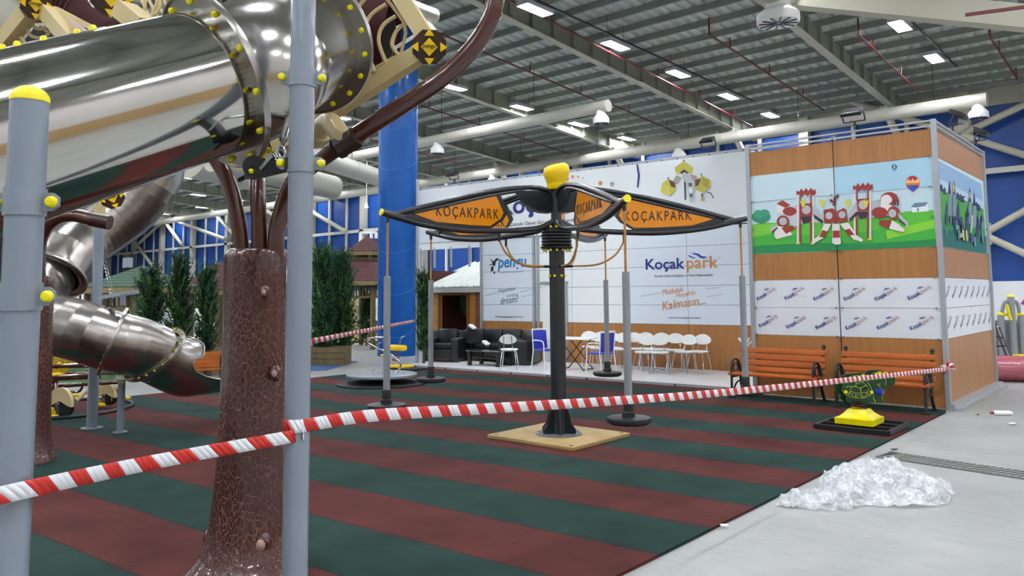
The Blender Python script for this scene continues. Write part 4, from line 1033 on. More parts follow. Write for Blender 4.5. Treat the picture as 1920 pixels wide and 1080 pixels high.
# two turtle-shaped boards facing the camera, outline measured from the photograph
fd = Vector((_f.x, _f.y, 0)).normalized(); rd = Vector((_f.y, -_f.x, 0)).normalized()
TC = Vector((-3.40, 10.78, 0)); td = (TC-O).dot(_f)
def tp_(x, y):  # crop (1540,660) scale 6.356
    q = D(1540+x/6.356, 660+y/6.356, td); return ((q-TC).dot(rd), q.z)
def tpz(px, py): return tp_(px, py)
out = [(225, 455), (235, 410), (262, 350), (300, 305), (355, 280), (420, 275), (480, 268), (545, 262), (580, 270), (600, 248), (650, 232), (720, 228), (785, 235), (830, 262), (858, 310), (862, 360), (835, 395), (765, 410), (738, 440), (720, 480), (695, 525), (690, 545), (722, 575), (720, 592), (640, 600), (608, 612), (590, 590), (540, 600), (480, 595), (405, 605), (370, 615), (320, 605), (300, 590), (270, 560), (285, 530), (245, 495)]
Mt = Matrix(((rd.x, 0, fd.x), (rd.y, 0, fd.y), (0, 1, 0)))
GRN = mat('turtle_green', '#12411f', .35)
body = [tp_(*q) for q in out]
for s, nm in ((-.10, 'turtle_board'), (.10, 'turtle_board')):
    o = MB().prism(body, .02, Mt, TC+fd*s).build(nm, GRN, t)
TG = mat('turtle_line', '#b9c04a', .5)
def tline(pts, r=.004): return [TC+rd*u+Vector((0, 0, v))-fd*.101 for u, v in (tp_(*q) for q in pts)]
b = MB()
for ln in ([(225, 455), (250, 490), (320, 525), (400, 542), (480, 540), (560, 510), (590, 470), (575, 430), (540, 370), (500, 310), (480, 285), (420, 275), (355, 285)], [(330, 410), (325, 460), (390, 485), (445, 480), (440, 425), (385, 405), (330, 410)], [(445, 425), (455, 480), (520, 475), (545, 440), (520, 395), (440, 425)],
           [(330, 410), (300, 400), (270, 420)], [(325, 460), (300, 490)], [(390, 485), (380, 530)], [(445, 480), (470, 530)], [(520, 475), (545, 500)], [(385, 405), (400, 370), (470, 355), (520, 395)], [(400, 370), (360, 340), (340, 300)], [(470, 355), (500, 320)], [(300, 500), (330, 480), (360, 520)], [(390, 535), (420, 500), (470, 535)], [(490, 530), (520, 490), (555, 505)],
           [(608, 612), (618, 590), (600, 560), (590, 530), (600, 500), (620, 470), (625, 445)], [(722, 575), (700, 560), (690, 530), (710, 500), (735, 440)], [(645, 380), (680, 375), (665, 400), (650, 390)], [(660, 400), (690, 430)], [(680, 235), (720, 270), (750, 330), (745, 400)]):
    b.tube(tline(ln), .0035, 5)
b.build('shell_pattern', TG, t)
b = MB()
for q in ((265, 468), (570, 472), (636, 265), (480, 278)): u, v = tp_(*q); c = TC+rd*u+Vector((0, 0, v))-fd*.1; b.cyl(c, c-fd*.02, .022, n=12)
b.build('bolt_cap', YEL, t)
b = MB()
for q, rx_ in (((680, 248), 28), ((748, 250), 30)):
    u, v = tp_(*q); c = TC+rd*u+Vector((0, 0, v))-fd*.103; b.prism(ellipse(rx_/6.356*td/F, 20/6.356*td/F, 14), .003, Mt, c-fd*.003)
b.build('eye', YEL2, t)
u, v = tp_(660, 462); c = TC+rd*u+Vector((0, 0, v))-fd*.1; MB().rbox(c, (.1, .1, .07), .015).build('seat_block', BLUEF, t)
b = MB(); 
for q in ((420, 590), (500, 420)): u, v = tp_(*q); c = TC+rd*u+Vector((0, 0, v)); b.bar(c-fd*.1, c+fd*.12, .2, .03)
b.build('seat_plate', mat('dark_green_plate', '#0c2a16', .5), t)
u, v = tp_(480, 610); MB().box(TC+rd*u+Vector((0, 0, v)), (.2, .2, .012)).build('spring_plate', BLACK, t)

# ================================================================= front posts with clamps
def clamp(P0, z, r, par, ang=0., lug=.055):
    """two half-shells with a lug and yellow bolt cap either side, lugs square to the view"""
    c = Vector((P0.x, P0.y, z)); d = Vector((rd.x*math.cos(ang)+fd.x*math.sin(ang), rd.y*math.cos(ang)+fd.y*math.sin(ang), 0)); n = Vector((-d.y, d.x, 0))
    b = MB(); b.lathe([(r+.001, -.045), (r+.006, -.045), (r+.006, .045), (r+.001, .045)], c, 32)
    for s in (-1, 1):
        b.prism([(s*(r-.01), -.03), (s*(r+lug-.02), -.03), (s*(r+lug), -.015), (s*(r+lug), .015), (s*(r+lug-.02), .03), (s*(r-.01), .03)][::1 if s > 0 else -1], .012, Matrix(((d.x, 0, n.x), (d.y, 0, n.y), (0, 1, 0))), c-n*.006)
    o = b.build('clamp', GALV, par)
    for s in (-1, 1):
        q = c+d*s*(r+lug-.02)-n*.006 if n.dot(fd) > 0 else c+d*s*(r+lug-.02)+n*.006
        m_ = -fd
        MB().lathe([(.019, 0), (.019, .01), (.014, .02), (.004, .023)], q, 14, Matrix((Vector((-m_.y, m_.x, 0)), Vector((0, 0, 1)), m_)).transposed()).build('bolt_cap', YEL, o)
pL = D(37, 600, 2.5); R1 = .057
t = thing('support_post', 'grey steel post with a yellow dome cap at the left edge', 'post', (pL.x, pL.y, 0))
zc = D(58, 178, 2.49).z
MB().cyl((pL.x, pL.y, .02), (pL.x, pL.y, zc), R1, n=40).build('shaft', GALV, t)
MB().lathe([(R1+.002, -.005), (R1+.002, .012), (R1*.85, .03), (R1*.5, .044), (.001, .048)], (pL.x, pL.y, zc), 32).build('dome_cap', YEL, t)
clamp(pL, D(46, 377, 2.5).z, R1, t); clamp(pL, D(38, 556, 2.5).z, R1, t)
MB().lathe([(.12, .0), (.12, .012), (.06, .012)], (pL.x, pL.y, .022)).build('foot_plate', GALV, t)
p2 = D(563, 400, 3.6)
t = thing('support_post', 'tall grey steel post in front of the tree trunk', 'post', (p2.x, p2.y, 0))
MB().cyl((p2.x, p2.y, .02), (p2.x, p2.y, 4.2), R1, n=40).build('shaft', GALV, t)
clamp(p2, D(572, 140, 3.6).z, R1, t, .12); clamp(p2, D(568, 305, 3.6).z, R1, t, .12)
MB().lathe([(.12, .0), (.12, .012), (.06, .012)], (p2.x, p2.y, .022)).build('foot_plate', GALV, t)
# ================================================================= barrier tapes
TR = mat('tape_red', '#c8281f', .35); TW = mat('tape_white', '#e4e6ea', .35)
def tape(pts, name, label, wd=.05, period=.155, slant=.8, n=200, twist=None):
    P_ = smooth_path(pts, 40); L_ = [0]
    for a_, c_ in zip(P_, P_[1:]): L_.append(L_[-1]+(c_-a_).length)
    def at(s):
        s = min(max(s, 0), L_[-1]); lo = 0
        for i in range(len(L_)-1):
            if L_[i+1] >= s: lo = i; break
        f_ = (s-L_[lo])/max(1e-9, L_[lo+1]-L_[lo]); return P_[lo].lerp(P_[lo+1], f_)
    b = MB(); s = 0; k = 0; step = period/2
    while s < L_[-1]:
        for q in range(3):
            s0 = s+step*q/3; s1 = s+step*(q+1)/3; vs = []
            for (ss, h_) in ((s0, -1), (s1, -1), (s1, 0), (s0, 0), (s1, 1), (s0, 1)):
                w2 = twist(ss/L_[-1]) if twist else 1.
                o_ = slant*wd*.5*(-h_)
                c = at(ss+o_); bul = .0012*math.sin(ss*9+h_*1.7)
                vs.append(c+Vector((0, 0, h_*wd*.5*w2))+fd*(h_*wd*.25*(1-w2))+fd*bul)
            b.add(vs, [(0, 1, 2, 3), (3, 2, 4, 5)], k % 2, True)
        s += step; k += 1
    o = b.build(name, [TR, TW], off=tuple(at(L_[-1]/2))); so = o.modifiers.new('thickness', 'SOLIDIFY'); so.thickness = .0006
    return tag(o, label, 'tape')
off2 = -fd*.066
a0 = D(-160, 968, 2.32); a1 = D(40, 920, 2.40); a2 = Vector((p2.x, p2.y, 0))+Vector((0, 0, D(545, 812, 3.53).z))+off2
mid = D(290, 866, 2.98); a3 = a2+rd*.045+Vector((0, 0, .012))
tape([a0, a1, mid, a2, a3], 'barrier_tape', 'red and white barrier tape across the two grey posts at lower left', .056, .166, .9)
e0 = Vector((p2.x, p2.y, 0))+Vector((0, 0, D(545, 795, 3.53).z))+off2*1.05
e3 = Vector((BX+.05, BY-.12, AY(1768, 690, BY).z)); 
def em(f_, px, py):
    dd_ = (e0-O).dot(_f)*(1-f_)+(e3-O).dot(_f)*f_; return D(px, py, dd_)
def frac(px):      # depth share along the straight line whose image is at px
    d0_ = (e0-O).dot(_f); d1_ = (e3-O).dot(_f); x0_ = 540; x1_ = 1768
    k_ = (px-x0_)/(x1_-x0_); return k_*d0_/(d1_*(1-k_)+k_*d0_)
pz_ = Vector((p2.x, p2.y, e0.z)); rr_ = .064
tape([pz_-rd*rr_*.95-fd*rr_*.3, pz_-rd*rr_*.6-fd*rr_*.8, pz_-fd*rr_, pz_+rd*rr_*.7-fd*rr_*.72, pz_+rd*rr_*1.02-fd*rr_*.1, em(frac(700), 700, 779), em(frac(900), 900, 767), em(frac(1100), 1100, 755), em(frac(1300), 1300, 741), em(frac(1500), 1500, 722), e3], 'barrier_tape', 'red and white barrier tape from the grey post to the booth corner', .06, .142, .6)
k0 = e3+Vector((0, -.02, 0)); b = MB(); rnd = random.Random(8)
for k in range(9):
    a_ = rnd.uniform(0, 6.28); q = k0+Vector((math.cos(a_)*.1, -.03*rnd.random(), math.sin(a_)*.11)); b.tube(smooth_path([k0+Vector((0, -.01, 0)), (k0+q)/2+Vector((0, -.04, .03)), q], 3), [.012, .02, .022, .022, .02, .014, .008][:7], 5, mi=k % 2)
tag(b.build('tape_knot', [TR, TW], off=tuple(k0)), 'knotted end of the barrier tape at the booth corner post', 'tape')
f0 = D(560, 645, 9.); f1 = G(782, 684)+Vector((0, -.04, AY(783, 601, pp.y).z))
tape([f0, f1], 'barrier_tape', 'far red and white barrier tape tied to the banner post before the planters', .07, .3, .9)
# ================================================================= near tube slide
def ring(c, n, r0, r1, th, name, par, bolts=0, m=FLANGE, lip=.012, side=-1, ph=0., bp=YEL):
    """bolted pipe flange: disc with a rolled rim, n is the tube direction"""
    n = n.normalized(); a = Vector((0, 0, 1)); u = (a-n*a.dot(n)).normalized(); v = n.cross(u); M = Matrix((u, v, n)).transposed()
    o = MB().lathe([(r0, -th/2), (r1, -th/2), (r1+lip*.3, -th/2-lip), (r1+lip, -th/2-lip), (r1+lip*1.2, 0), (r1+lip, th/2+lip), (r1, th/2), (r0, th/2), (r0, -th/2)], c, 64, M, cap=False).build(name, m, par)
    if bolts:
        rb = r0+(r1-r0)*.62
        for k in range(bolts):
            t_ = 2*PI*k/bolts+ph; q = c+(u*math.cos(t_)+v*math.sin(t_))*rb
            b = MB(); m_ = n*side
            b.lathe([(.017, th/2), (.017, th/2+.012), (.012, th/2+.02), (.003, th/2+.022)], q, 10, Matrix((u, v*side, m_)).transposed()); b.build('bolt_cap', bp, o)
    return o
sl = thing('tube_slide', 'large polished steel tube slide sloping across the upper left', 'slide', tuple(D(250, 230, 3.5)))
TRd = .37
n0 = D(-420, 385, 2.75); n1 = D(0, 268, 3.3); n2 = D(400, 155, 3.98); n2b = D(416, 150, 4.02); n3 = D(500, 115, 4.35); n4 = D(566, 78, 4.72); n5 = D(548, 2, 5.1)
MB().tube([n0, n1, n2], TRd, 96, cap=False).build('tube_section', STEEL, sl)
dA = (n2-n1).normalized(); dB = (n4-n3).normalized()
MB().tube(smooth_path([n2-dA*.05, n2+dA*.02, n2+dA*.22, n3, n4-dB*.05, n4+dB*.03], 6), TRd, 96, cap=False).build('tube_section', STEEL2, sl)
MB().tube(smooth_path([n4, (n4+n5)/2, n5], 3), TRd*.97, 64, cap=False).build('tube_section', STEEL2, sl)
ring(n2, (n2-n1), TRd-.01, TRd+.075, .014, 'flange', sl, 12, ph=.30)
ring(n4, (n4-n3), TRd-.01, TRd+.075, .014, 'flange', sl, 18, ph=.1)
ring(n5, (n5-n4), TRd-.02, TRd+.06, .014, 'flange', sl, 14, ph=.3)
# bolted lengthwise seam on top
dn = (n2-n1).normalized(); upv = (Vector((0, 0, 1))-dn*dn.z).normalized(); sv = dn.cross(upv)
b = MB(); bs = []
for s0 in (-1,):
    pts = []
    for px, py in ((-60, 106), (0, 94), (30, 88), (82, 77), (130, 68), (160, 62), (200, 54)):
        k_ = (px+420)/820.; ax_ = n0.lerp(n1, (px+420)/420) if px < 0 else n1.lerp(n2, px/400)
        dd_ = (ax_-O).dot(_f); q = D(px, py, dd_); pts.append(q)
    sp_ = smooth_path(pts, 6); b.tube([p+Vector((0, 0, -.005)) for p in sp_], .016, 8); bs = pts
b.build('seam_flange', FLANGE, sl)
for px, py in ((4, 88), (32, 82), (82, 72), (145, 59), (174, 53)):
    ax_ = n1.lerp(n2, px/400); q = D(px, py, (ax_-O).dot(_f)-.01)
    MB().lathe([(.015, -.014), (.015, .002), (.010, .011), (.003, .013)], q, 10).build('bolt_cap', YEL, sl)

# ================================================================= moulded tree trunk with pipe branches
tcn = D(479, 700, 5.2); tcx, tcy = tcn.x, tcn.y
def trunk(cx_, cy_, z1, R, par, flare=1.9, seed=1, n=96):
    rnd = random.Random(seed); ph = [rnd.uniform(0, 6.28) for _ in range(6)]
    zs_ = [0, .01, .025, .05, .09, .14, .2, .28, .38, .5, .65, .8, 1.0, 1.2, 1.4, 1.6, 1.8, 1.9, z1-.05, z1-.015, z1, z1+.004, z1-.004]
    rs = [1, 1.01, .95, .80, .64, .50, .38, .29, .22, .17, .12, .09, .06, .04, .02, 0, 0, 0, 0, -.04, -.13, -.5, -.97]
    b = MB(); 
    for i, (z, f_) in enumerate(zip(zs_, rs)):
        for k in range(n):
            a = 2*PI*k/n; w_ = max(f_, 0)
            r = R*(1+f_*(flare-1)*(1+.22*math.sin(3*a+ph[0])+.14*math.sin(5*a+ph[1])+.08*math.sin(9*a+ph[2]))) if f_ > 0 else R*(1+f_)
            if -.05 < f_: r *= 1+.016*math.sin(7*a+ph[3]+z*1.2)+.012*math.sin(4*a+z*3+ph[4])+.008*math.sin(17*a+2*math.sin(z*2))
            b.v.append((cx_+r*math.cos(a), cy_+r*math.sin(a), z+.022))
    m_ = len(zs_)
    b.f = [(i*n+k, i*n+(k+1) % n, (i+1)*n+(k+1) % n, (i+1)*n+k) for i in range(m_-1) for k in range(n)]; b.mi = [0]*len(b.f); b.sm = [True]*len(b.f)
    return b.build('trunk', BARK, par)
tr = thing('moulded_tree', 'brown moulded tree trunk with cracked bark and three pipe branches', 'tree', (tcx, tcy, 0))
ztop = AY(480, 474, tcy).z
trunk(tcx, tcy, ztop, .212, tr, 1.75)
def knot(px, py, dpt, r, nm='bark_knot'):
    q = D(px, py, dpt); MB().ball(q, r, 14, Matrix.Rotation(.0, 3, 'X'), sz=1.5).build(nm, BARK, tr)
    MB().ball(q-fd*r*.7, r*.55, 10, sz=1.3).build('knot_core', mat('knot_core', '#a98d84', .35), tr)
dts = (tcn-O).dot(_f)
knot(497, 548, dts-.205, .03); knot(517, 700, dts-.19, .035); knot(493, 1018, dts-.27, .06)
q = D(395, 1010, dts-.02); MB().ball(q, .05, 14, sz=1.4).build('bark_knot', BARK, tr)
MB().tube([D(458, 695, dts-.222), D(460, 770, dts-.222)], .02, 8).build('bark_ridge', BARK, tr)
def branch(pix, r, name='branch', m=BRN): 
    return MB().tube(smooth_path([D(x, y, d_) for x, y, d_ in pix], 8), r, 28).build(name, m, tr)
branch([(455, 500, 5.2), (450, 440, 5.2), (442, 390, 5.2), (425, 335, 5.2), (403, 295, 5.2), (378, 262, 5.2), (350, 235, 5.3)], .052)
branch([(486, 500, 5.2), (486, 430, 5.2), (484, 380, 5.2), (482, 330, 5.25), (478, 295, 5.3)], .052)
branch([(517, 500, 5.2), (518, 445, 5.2), (527, 400, 5.18), (545, 350, 5.12), (575, 318, 5.05), (610, 292, 5.0), (655, 262, 4.95), (710, 226, 4.9), (775, 184, 4.85), (835, 142, 4.8), (880, 98, 4.75), (908, 60, 4.72), (925, 20, 4.7), (932, -30, 4.7)], .056)
MB().tube([D(634, 279, 4.96), D(671, 256, 4.93)], .072, 8).build('sleeve', mat('dark_sleeve', '#33261f', .4), tr)
for x, y in ((634, 279), (671, 256)): MB().tube([D(x-1, y+1, 4.96 if x < 650 else 4.93), D(x+1, y-1, 4.955 if x < 650 else 4.925)], .076, 8).build('sleeve_lip', mat('dark_sleeve', '#33261f', .4), tr)

# ================================================================= climbing frame: beige beams, octagon nodes, loops
BEIG2 = BEIGE
def octo(c, r, nd, name, par, word=True, th=.09, roll=0.):
    """brown octagonal node facing the viewer with yellow corner triangles and a yellow diamond"""
    nd = nd.normalized(); u = nd.cross(Vector((0, 0, 1))).normalized(); v = u.cross(nd); 
    u, v = u*math.cos(roll)+v*math.sin(roll), v*math.cos(roll)-u*math.sin(roll)
    M = Matrix((u, v, -nd)).transposed()
    ot = [(r*math.cos(PI/8+k*PI/4), r*math.sin(PI/8+k*PI/4)) for k in range(8)]
    o = MB().prism(ot, th, M, c+nd*th*.5).prism([(x*.9, y*.9) for x, y in ot], th*1.3, M, c+nd*th*.65).build(name, BRND, par)
    b = MB()
    for k in range(4):
        a = k*PI/2; ca, sa = math.cos(a), math.sin(a)
        tri = [(r*.60, -r*.27), (r*1.0, 0), (r*.60, r*.27)]
        tri = [(x*ca-y*sa, x*sa+y*ca) for x, y in tri]; b.prism(tri, th*1.5, M, c+nd*th*.6)
    b.prism([(0, -r*.5), (r*.46, 0), (0, r*.5), (-r*.46, 0)], th*1.5+.004, M, c+nd*th*.6)
    b.build('yellow_inlay', YEL2, par)
    if word:
        q = c-nd*(th*.9+.012)-wloc(par); text('pengu', 'lettering', PBLK, par, frame(q, u, v), width=r*.7, bold=.012, ext=.002)
    return o
vd = Vector((_f.x, _f.y, 0)).normalized()
cf = thing('climbing_frame', 'beige beam climbing module with loops and a brown-yellow octagon beside the blue column', 'climbing frame', tuple(D(700, 100, 5.3)))
cn = D(805, 88, 5.1)
octo(cn, .118, (cn-O), 'octagon_node', cf)
MB().bar(D(585, 232, 5.5), D(790, 100, 5.12), .10, .11, up=_u).build('beam', BEIGE, cf)
MB().bar(D(730, -40, 5.15), D(797, 66, 5.1), .10, .11, up=_u).build('beam', BEIGE, cf)
MB().tube([D(712, -20, 5.2), D(758, 42, 5.16), D(761, 62, 5.16), D(752, 100, 5.2), D(630, 168, 5.4)], .012, 8).build('net_rail', BEIGE, cf)
for pts in ([(756, 46), (742, 60), (735, 84), (748, 105)], [(742, 30), (718, 48), (710, 78), (724, 118)], [(724, 8), (694, 30), (681, 68), (702, 134)], [(700, -20), (662, 30), (655, 88), (680, 152)], [(680, -40), (640, 20), (628, 100), (655, 165)]):
    MB().tube(smooth_path([D(x, y, 5.2) for x, y in pts], 8), .0135, 10).build('net_loop', BEIGE, cf)
# maroon crawl tunnel behind the loops
b = MB(); 
b.tube([D(640, 60, 5.75), D(735, 75, 5.75)], .36, 24, cap=False); b.build('crawl_tunnel', MAROON, cf)
b = MB(); b.bar(D(560, 40, 5.65), D(720, -60, 5.6), .1, .11, up=_u); b.bar(D(640, 190, 5.95), D(800, 100, 5.9), .03, .02, up=_u); b.build('beam', BEIGE, cf)
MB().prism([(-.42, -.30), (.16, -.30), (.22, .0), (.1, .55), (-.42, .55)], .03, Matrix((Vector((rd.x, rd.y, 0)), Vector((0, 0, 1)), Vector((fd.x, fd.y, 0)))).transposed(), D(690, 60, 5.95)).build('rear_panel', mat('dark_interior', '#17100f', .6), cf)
MB().cyl(D(600, 120, 6.), D(770, 40, 6.), .015, n=8).cyl(D(640, 150, 6.), D(790, 60, 6.), .015, n=8).build('rear_rail', WHITEP, cf)
# elbow joining the beam to the branch sleeve
MB().tube(smooth_path([D(597, 248, 5.3), D(606, 236, 5.2), D(620, 230, 5.08), D(634, 248, 5.0), D(652, 272, 4.94)], 5), .068, 20).build('elbow', BEIGE, cf)
MB().tube([D(588, 258, 5.34), D(600, 245, 5.26)], .085, 20).build('elbow_collar', BEIGE, cf)
# second and third module, top left, behind the tube
cg = thing('climbing_frame', 'climbing module with beige beams and loops at the top left corner', 'climbing frame', tuple(D(80, 60, 5.6)))
c2 = D(68, 8, 5.5); octo(c2, .105, (c2-O), 'octagon_node', cg)
MB().bar(D(52, 25, 5.5), D(-10, 100, 5.6), .1, .1, up=_u).build('beam', BEIGE, cg); MB().bar(D(88, 22, 5.5), D(140, 82, 5.3), .1, .1, up=_u).build('beam', BEIGE, cg)
MB().bar(D(104, 16, 5.55), D(176, 54, 5.25), .03, .03, up=_u).build('rail', BEIGE, cg); q = D(174, 54, 5.2); MB().ball(q, .03, 10).build('end_cap', YEL2, cg)
for pts in ([(60, 42), (66, 52), (80, 54), (92, 44)], [(50, 55), (60, 68), (82, 70), (103, 52)], [(38, 70), (52, 84), (80, 88), (112, 66)], [(26, 84), (40, 98), (70, 104), (110, 84)]):
    MB().tube(smooth_path([D(x, y, 5.55) for x, y in pts], 7), .012, 8).build('net_loop', BEIGE, cg)
MB().bar(D(58, 40, 5.57), D(92, 40, 5.57), .02, .02).bar(D(75, 50, 5.56), D(92, 62, 5.56), .02, .02).build('net_bar', BEIGE, cg)
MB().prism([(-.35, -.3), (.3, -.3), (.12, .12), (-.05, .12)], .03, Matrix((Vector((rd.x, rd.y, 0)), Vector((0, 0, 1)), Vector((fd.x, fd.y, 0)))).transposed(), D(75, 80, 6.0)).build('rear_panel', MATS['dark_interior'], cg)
ch_ = thing('climbing_frame', 'climbing module with ribbed maroon tunnel and big octagon above the tube slide', 'climbing frame', tuple(D(210, 20, 5.6)))
c3 = D(209, -6, 5.5); octo(c3, .145, (c3-O), 'octagon_node', ch_)
b = MB(); P_ = [D(118, -40, 6.2), D(150, 0, 6.1), D(185, 40, 6.0), D(230, 90, 5.9)]; pp_ = smooth_path(P_, 10)
b.tube(pp_, [.215+.012*(i % 2) for i in range(len(pp_))], 28); b.build('ribbed_tunnel', MAROON, ch_)
MB().tube(smooth_path([D(160, -20, 5.85), D(172, 5, 5.8), D(188, 25, 5.8), D(206, 46, 5.8)], 5), .018, 8).build('tunnel_edge', WHITEP, ch_)
MB().bar(D(232, 18, 5.4), D(275, 52, 5.3), .16, .12, up=_u).build('beam', BEIGE, ch_)
for pts in ([(268, -20), (272, 10), (270, 26), (284, 30), (300, -10)], [(285, -20), (300, 5), (292, 25), (275, 32)]):
    MB().tube(smooth_path([D(x, y, 5.45) for x, y in pts], 7), .013, 8).build('net_loop', BEIGE, ch_)
for k in range(5): MB().cyl(D(250+14*k, -30, 5.9), D(285+14*k, 40, 5.8), .012, n=8).build('baluster', BEIGE, ch_)
for k in range(4): MB().cyl(D(118+9*k, 30+4*k, 5.7), D(150+9*k, 66+3*k, 5.6), .012, n=8).build('baluster', mat('pink_rail', '#c9b0ae', .4), ch_)
# node and beam under the first flange, cable gear
cu_ = thing('climbing_frame', 'brown and yellow octagon node with a beige beam under the tube flange', 'climbing frame', tuple(D(500, 285, 5.5)))
c4 = D(498, 285, 5.6); octo(c4, .125, (c4-O), 'octagon_node', cu_, roll=.3)
MB().bar(D(515, 270, 5.6), D(580, 232, 5.5), .11, .16, up=_u).build('beam', BEIGE, cu_)
MB().bar(D(452, 296, 5.7), D(490, 300, 5.7), .1, .1, up=_u).build('beam', mat('pale_yellow', '#b5a84e', .5), cu_)
ca = thing('tension_bracket', 'dark steel arm with pulley disc and turnbuckle clamped to the grey post', 'bracket', tuple(D(500, 320, 3.7)))
MB().bar(D(550, 306, 3.6), D(468, 326, 3.9), .055, .055).build('arm', mat('arm_grey', '#3a4043', .4, .4), ca)
MB().cyl(D(476, 312, 3.85), D(478, 313, 3.93), .055, n=24).build('pulley', BLACK, ca); MB().ball(D(471, 321, 3.8), .014, 10).build('bolt_cap', YEL, ca)
MB().cyl(D(448, 338, 3.95), D(480, 322, 3.9), .012, n=8).build('rod', CHAR, ca)
MB().cyl(D(549, 190, 4.1), D(526, 285, 3.75), .011, n=8).cyl(D(540, 225, 3.98), D(531, 262, 3.84), .02, n=10).build('turnbuckle', CHROME, ca)
b = MB()
for x, y in ((526, 285), (518, 298), (508, 300)): b.tube([D(x, y, 3.74)+rd*.022*math.cos(a)+Vector((0, 0, .03*math.sin(a))) for a in [2*PI*i/12 for i in range(12)]], .006, 6, closed=True)
b.bar(D(490, 318, 3.75), D(512, 292, 3.72), .02, .02); b.build('shackle', CHROME, ca)

# ================================================================= far winding tube slide
fs = thing('tube_slide', 'winding segmented steel tube slide behind the left post, ending at the trunk', 'slide', tuple(D(210, 640, 10)))
R2 = .385
up_p = smooth_path([D(296, 250, 12.3), D(292, 305, 12.3), D(278, 345, 12.2), D(246, 385, 12.1), D(200, 420, 11.9), (D(155, 450, 11.6)), D(118, 480, 11.2), D(92, 520, 10.9)], 6)
b = MB()
def segm(path, R, n=40):      # lobster-back pipe: short straight segments meeting at visible creases
    q = MB().tube(path, R, n, cap=False); o = MB()
    for i in range(len(path)-1):
        rr = [q.v[i*n+k] for k in range(n)]+[q.v[(i+1)*n+k] for k in range(n)]
        o.add(rr, [(k, (k+1) % n, n+(k+1) % n, n+k) for k in range(n)], 0, True)
    return o
segm(up_p[::2], R2+.06).build('tube_section', STEEL3, fs)
low = smooth_path([D(88, 516, 10.9), D(64, 545, 10.5), D(68, 585, 10.15), D(95, 605, 9.95), D(150, 620, 9.85), D(212, 640, 9.95), D(255, 650, 10.1), D(290, 664, 10.3)], 6)
segm(low[::2], R2).build('tube_section', STEEL3, fs)
for i, path in ((0, up_p),):
    ring(path[0]+(path[2]-path[0])*.9, path[2]-path[0], R2, R2+.1, .02, 'flange', fs, 12, bp=mat('dull_yellow_cap', '#c9bd60', .4))
    ring(path[-2], path[-1]-path[-2], R2, R2+.1, .02, 'flange', fs, 12, bp=MATS['dull_yellow_cap'])
k_ = 30; ring(low[k_], low[k_]-low[k_-1], R2, R2+.055, .016, 'flange', fs, 22, bp=MATS['dull_yellow_cap'])
ring(low[-1], (low[-1]-low[-3]).normalized()+Vector((0, 0, -.45)), R2, R2+.055, .016, 'flange', fs, 22, bp=MATS['dull_yellow_cap'])
# outlet: hood at the top, sides cut back, bottom running on as a chute
b = MB(); cN = low[-1]; d0n = (low[-1]-low[-3]).normalized(); d0n = (d0n+Vector((0, 0, -.35))).normalized(); dfl = (Vector((d0n.x, d0n.y, 0)).normalized()+fd*.12).normalized()
sd = Vector((-dfl.y, dfl.x, 0)); nseg = 14; mseg = 48; rows_ = []
tN = (low[-1]-low[-3]).normalized(); vN = (Vector((0, 0, 1))-tN*tN.z).normalized(); uN = vN.cross(tN); uN = uN if uN.dot(sd) > 0 else -uN
def llen(h):
    K = [(-1, 1.25), (-.75, 1.2), (-.5, .95), (-.3, .55), (-.05, .30), (.2, .30), (.5, .5), (.8, .56), (1.01, .5)]
    for (h0, l0), (h1, l1) in zip(K, K[1:]):
        if h <= h1: f_ = (h-h0)/(h1-h0); f_ = f_*f_*(3-2*f_); return l0+(l1-l0)*f_
    return .5
for i in range(nseg+1):
    row = []
    for k in range(mseg):
        a = 2*PI*k/mseg; h_ = math.sin(a); s_ = llen(h_)*i/nseg
        m_ = min(s_, .55); dz = d0n.z*(m_-m_*m_/1.1)/max(.2, math.hypot(d0n.x, d0n.y)); fl = 1+.12*max(0, h_)*(i/nseg)**2
        ring0 = cN+tN*(s_-.05)+uN*math.cos(a)*R2*.992+vN*h_*R2*.992; wb = min(1, i/5.); wb = wb*wb*(3-2*wb)
        row.append(ring0*(1-wb)+wb*(cN+dfl*s_+Vector((0, 0, dz))+sd*math.cos(a)*R2*fl+(Vector((0, 0, 1))+dfl*.12*(1-i/nseg))*(h_*R2*fl)))
    rows_.append(row); b.v += row
for i in range(nseg):
    for k in range(mseg): b.f.append((i*mseg+k, i*mseg+(k+1) % mseg, (i+1)*mseg+(k+1) % mseg, (i+1)*mseg+k)); b.mi.append(0); b.sm.append(True)
o = b.build('outlet_trough', STEEL3, fs); so = o.modifiers.new('t', 'SOLIDIFY'); so.thickness = .012
MB().tube(rows_[-1], .014, 8, closed=True).build('rolled_edge', FLANGE, fs)
# posts of the far structure
def gpost(px, py, w_, ytop, lab, mtop=None, plate=True):
    p = G(px, py); dpt = (p-O).dot(_f); zt = D(px, ytop, dpt).z
    r = w_/2*dpt/F; t = thing('slide_support', lab, 'post', (p.x, p.y, 0))
    MB().cyl((p.x, p.y, .02), (p.x, p.y, zt), r, n=20).build('shaft', GALV, t)
    if plate: MB().cyl((p.x, p.y, .022), (p.x, p.y, .035), r*2.0, n=24).build('foot_plate', GALV, t)
    return t, p, dpt
t, p, dpt = gpost(225, 814, 13, 712, 'short thin grey post holding the far slide by its flange')
MB().bar(D(222, 700, dpt), D(232, 680, dpt), .14, .1).ball(D(228, 718, dpt-.06), .03, 10).build('bracket', MATS['dull_yellow_cap'], t)
t, p, dpt = gpost(172, 806, 19, 404, 'tall grey post with a beige top standing behind the far slide')
z1_ = D(178, 405, dpt).z
MB().cyl((p.x, p.y, z1_), (p.x, p.y, z1_+1.2), .07, n=16).build('beige_top', BEIGE, t)
t2_ = t
c5 = D(210, 370, 10.5); octo(c5, .16, (c5-O), 'octagon_node', t2_, roll=.4)
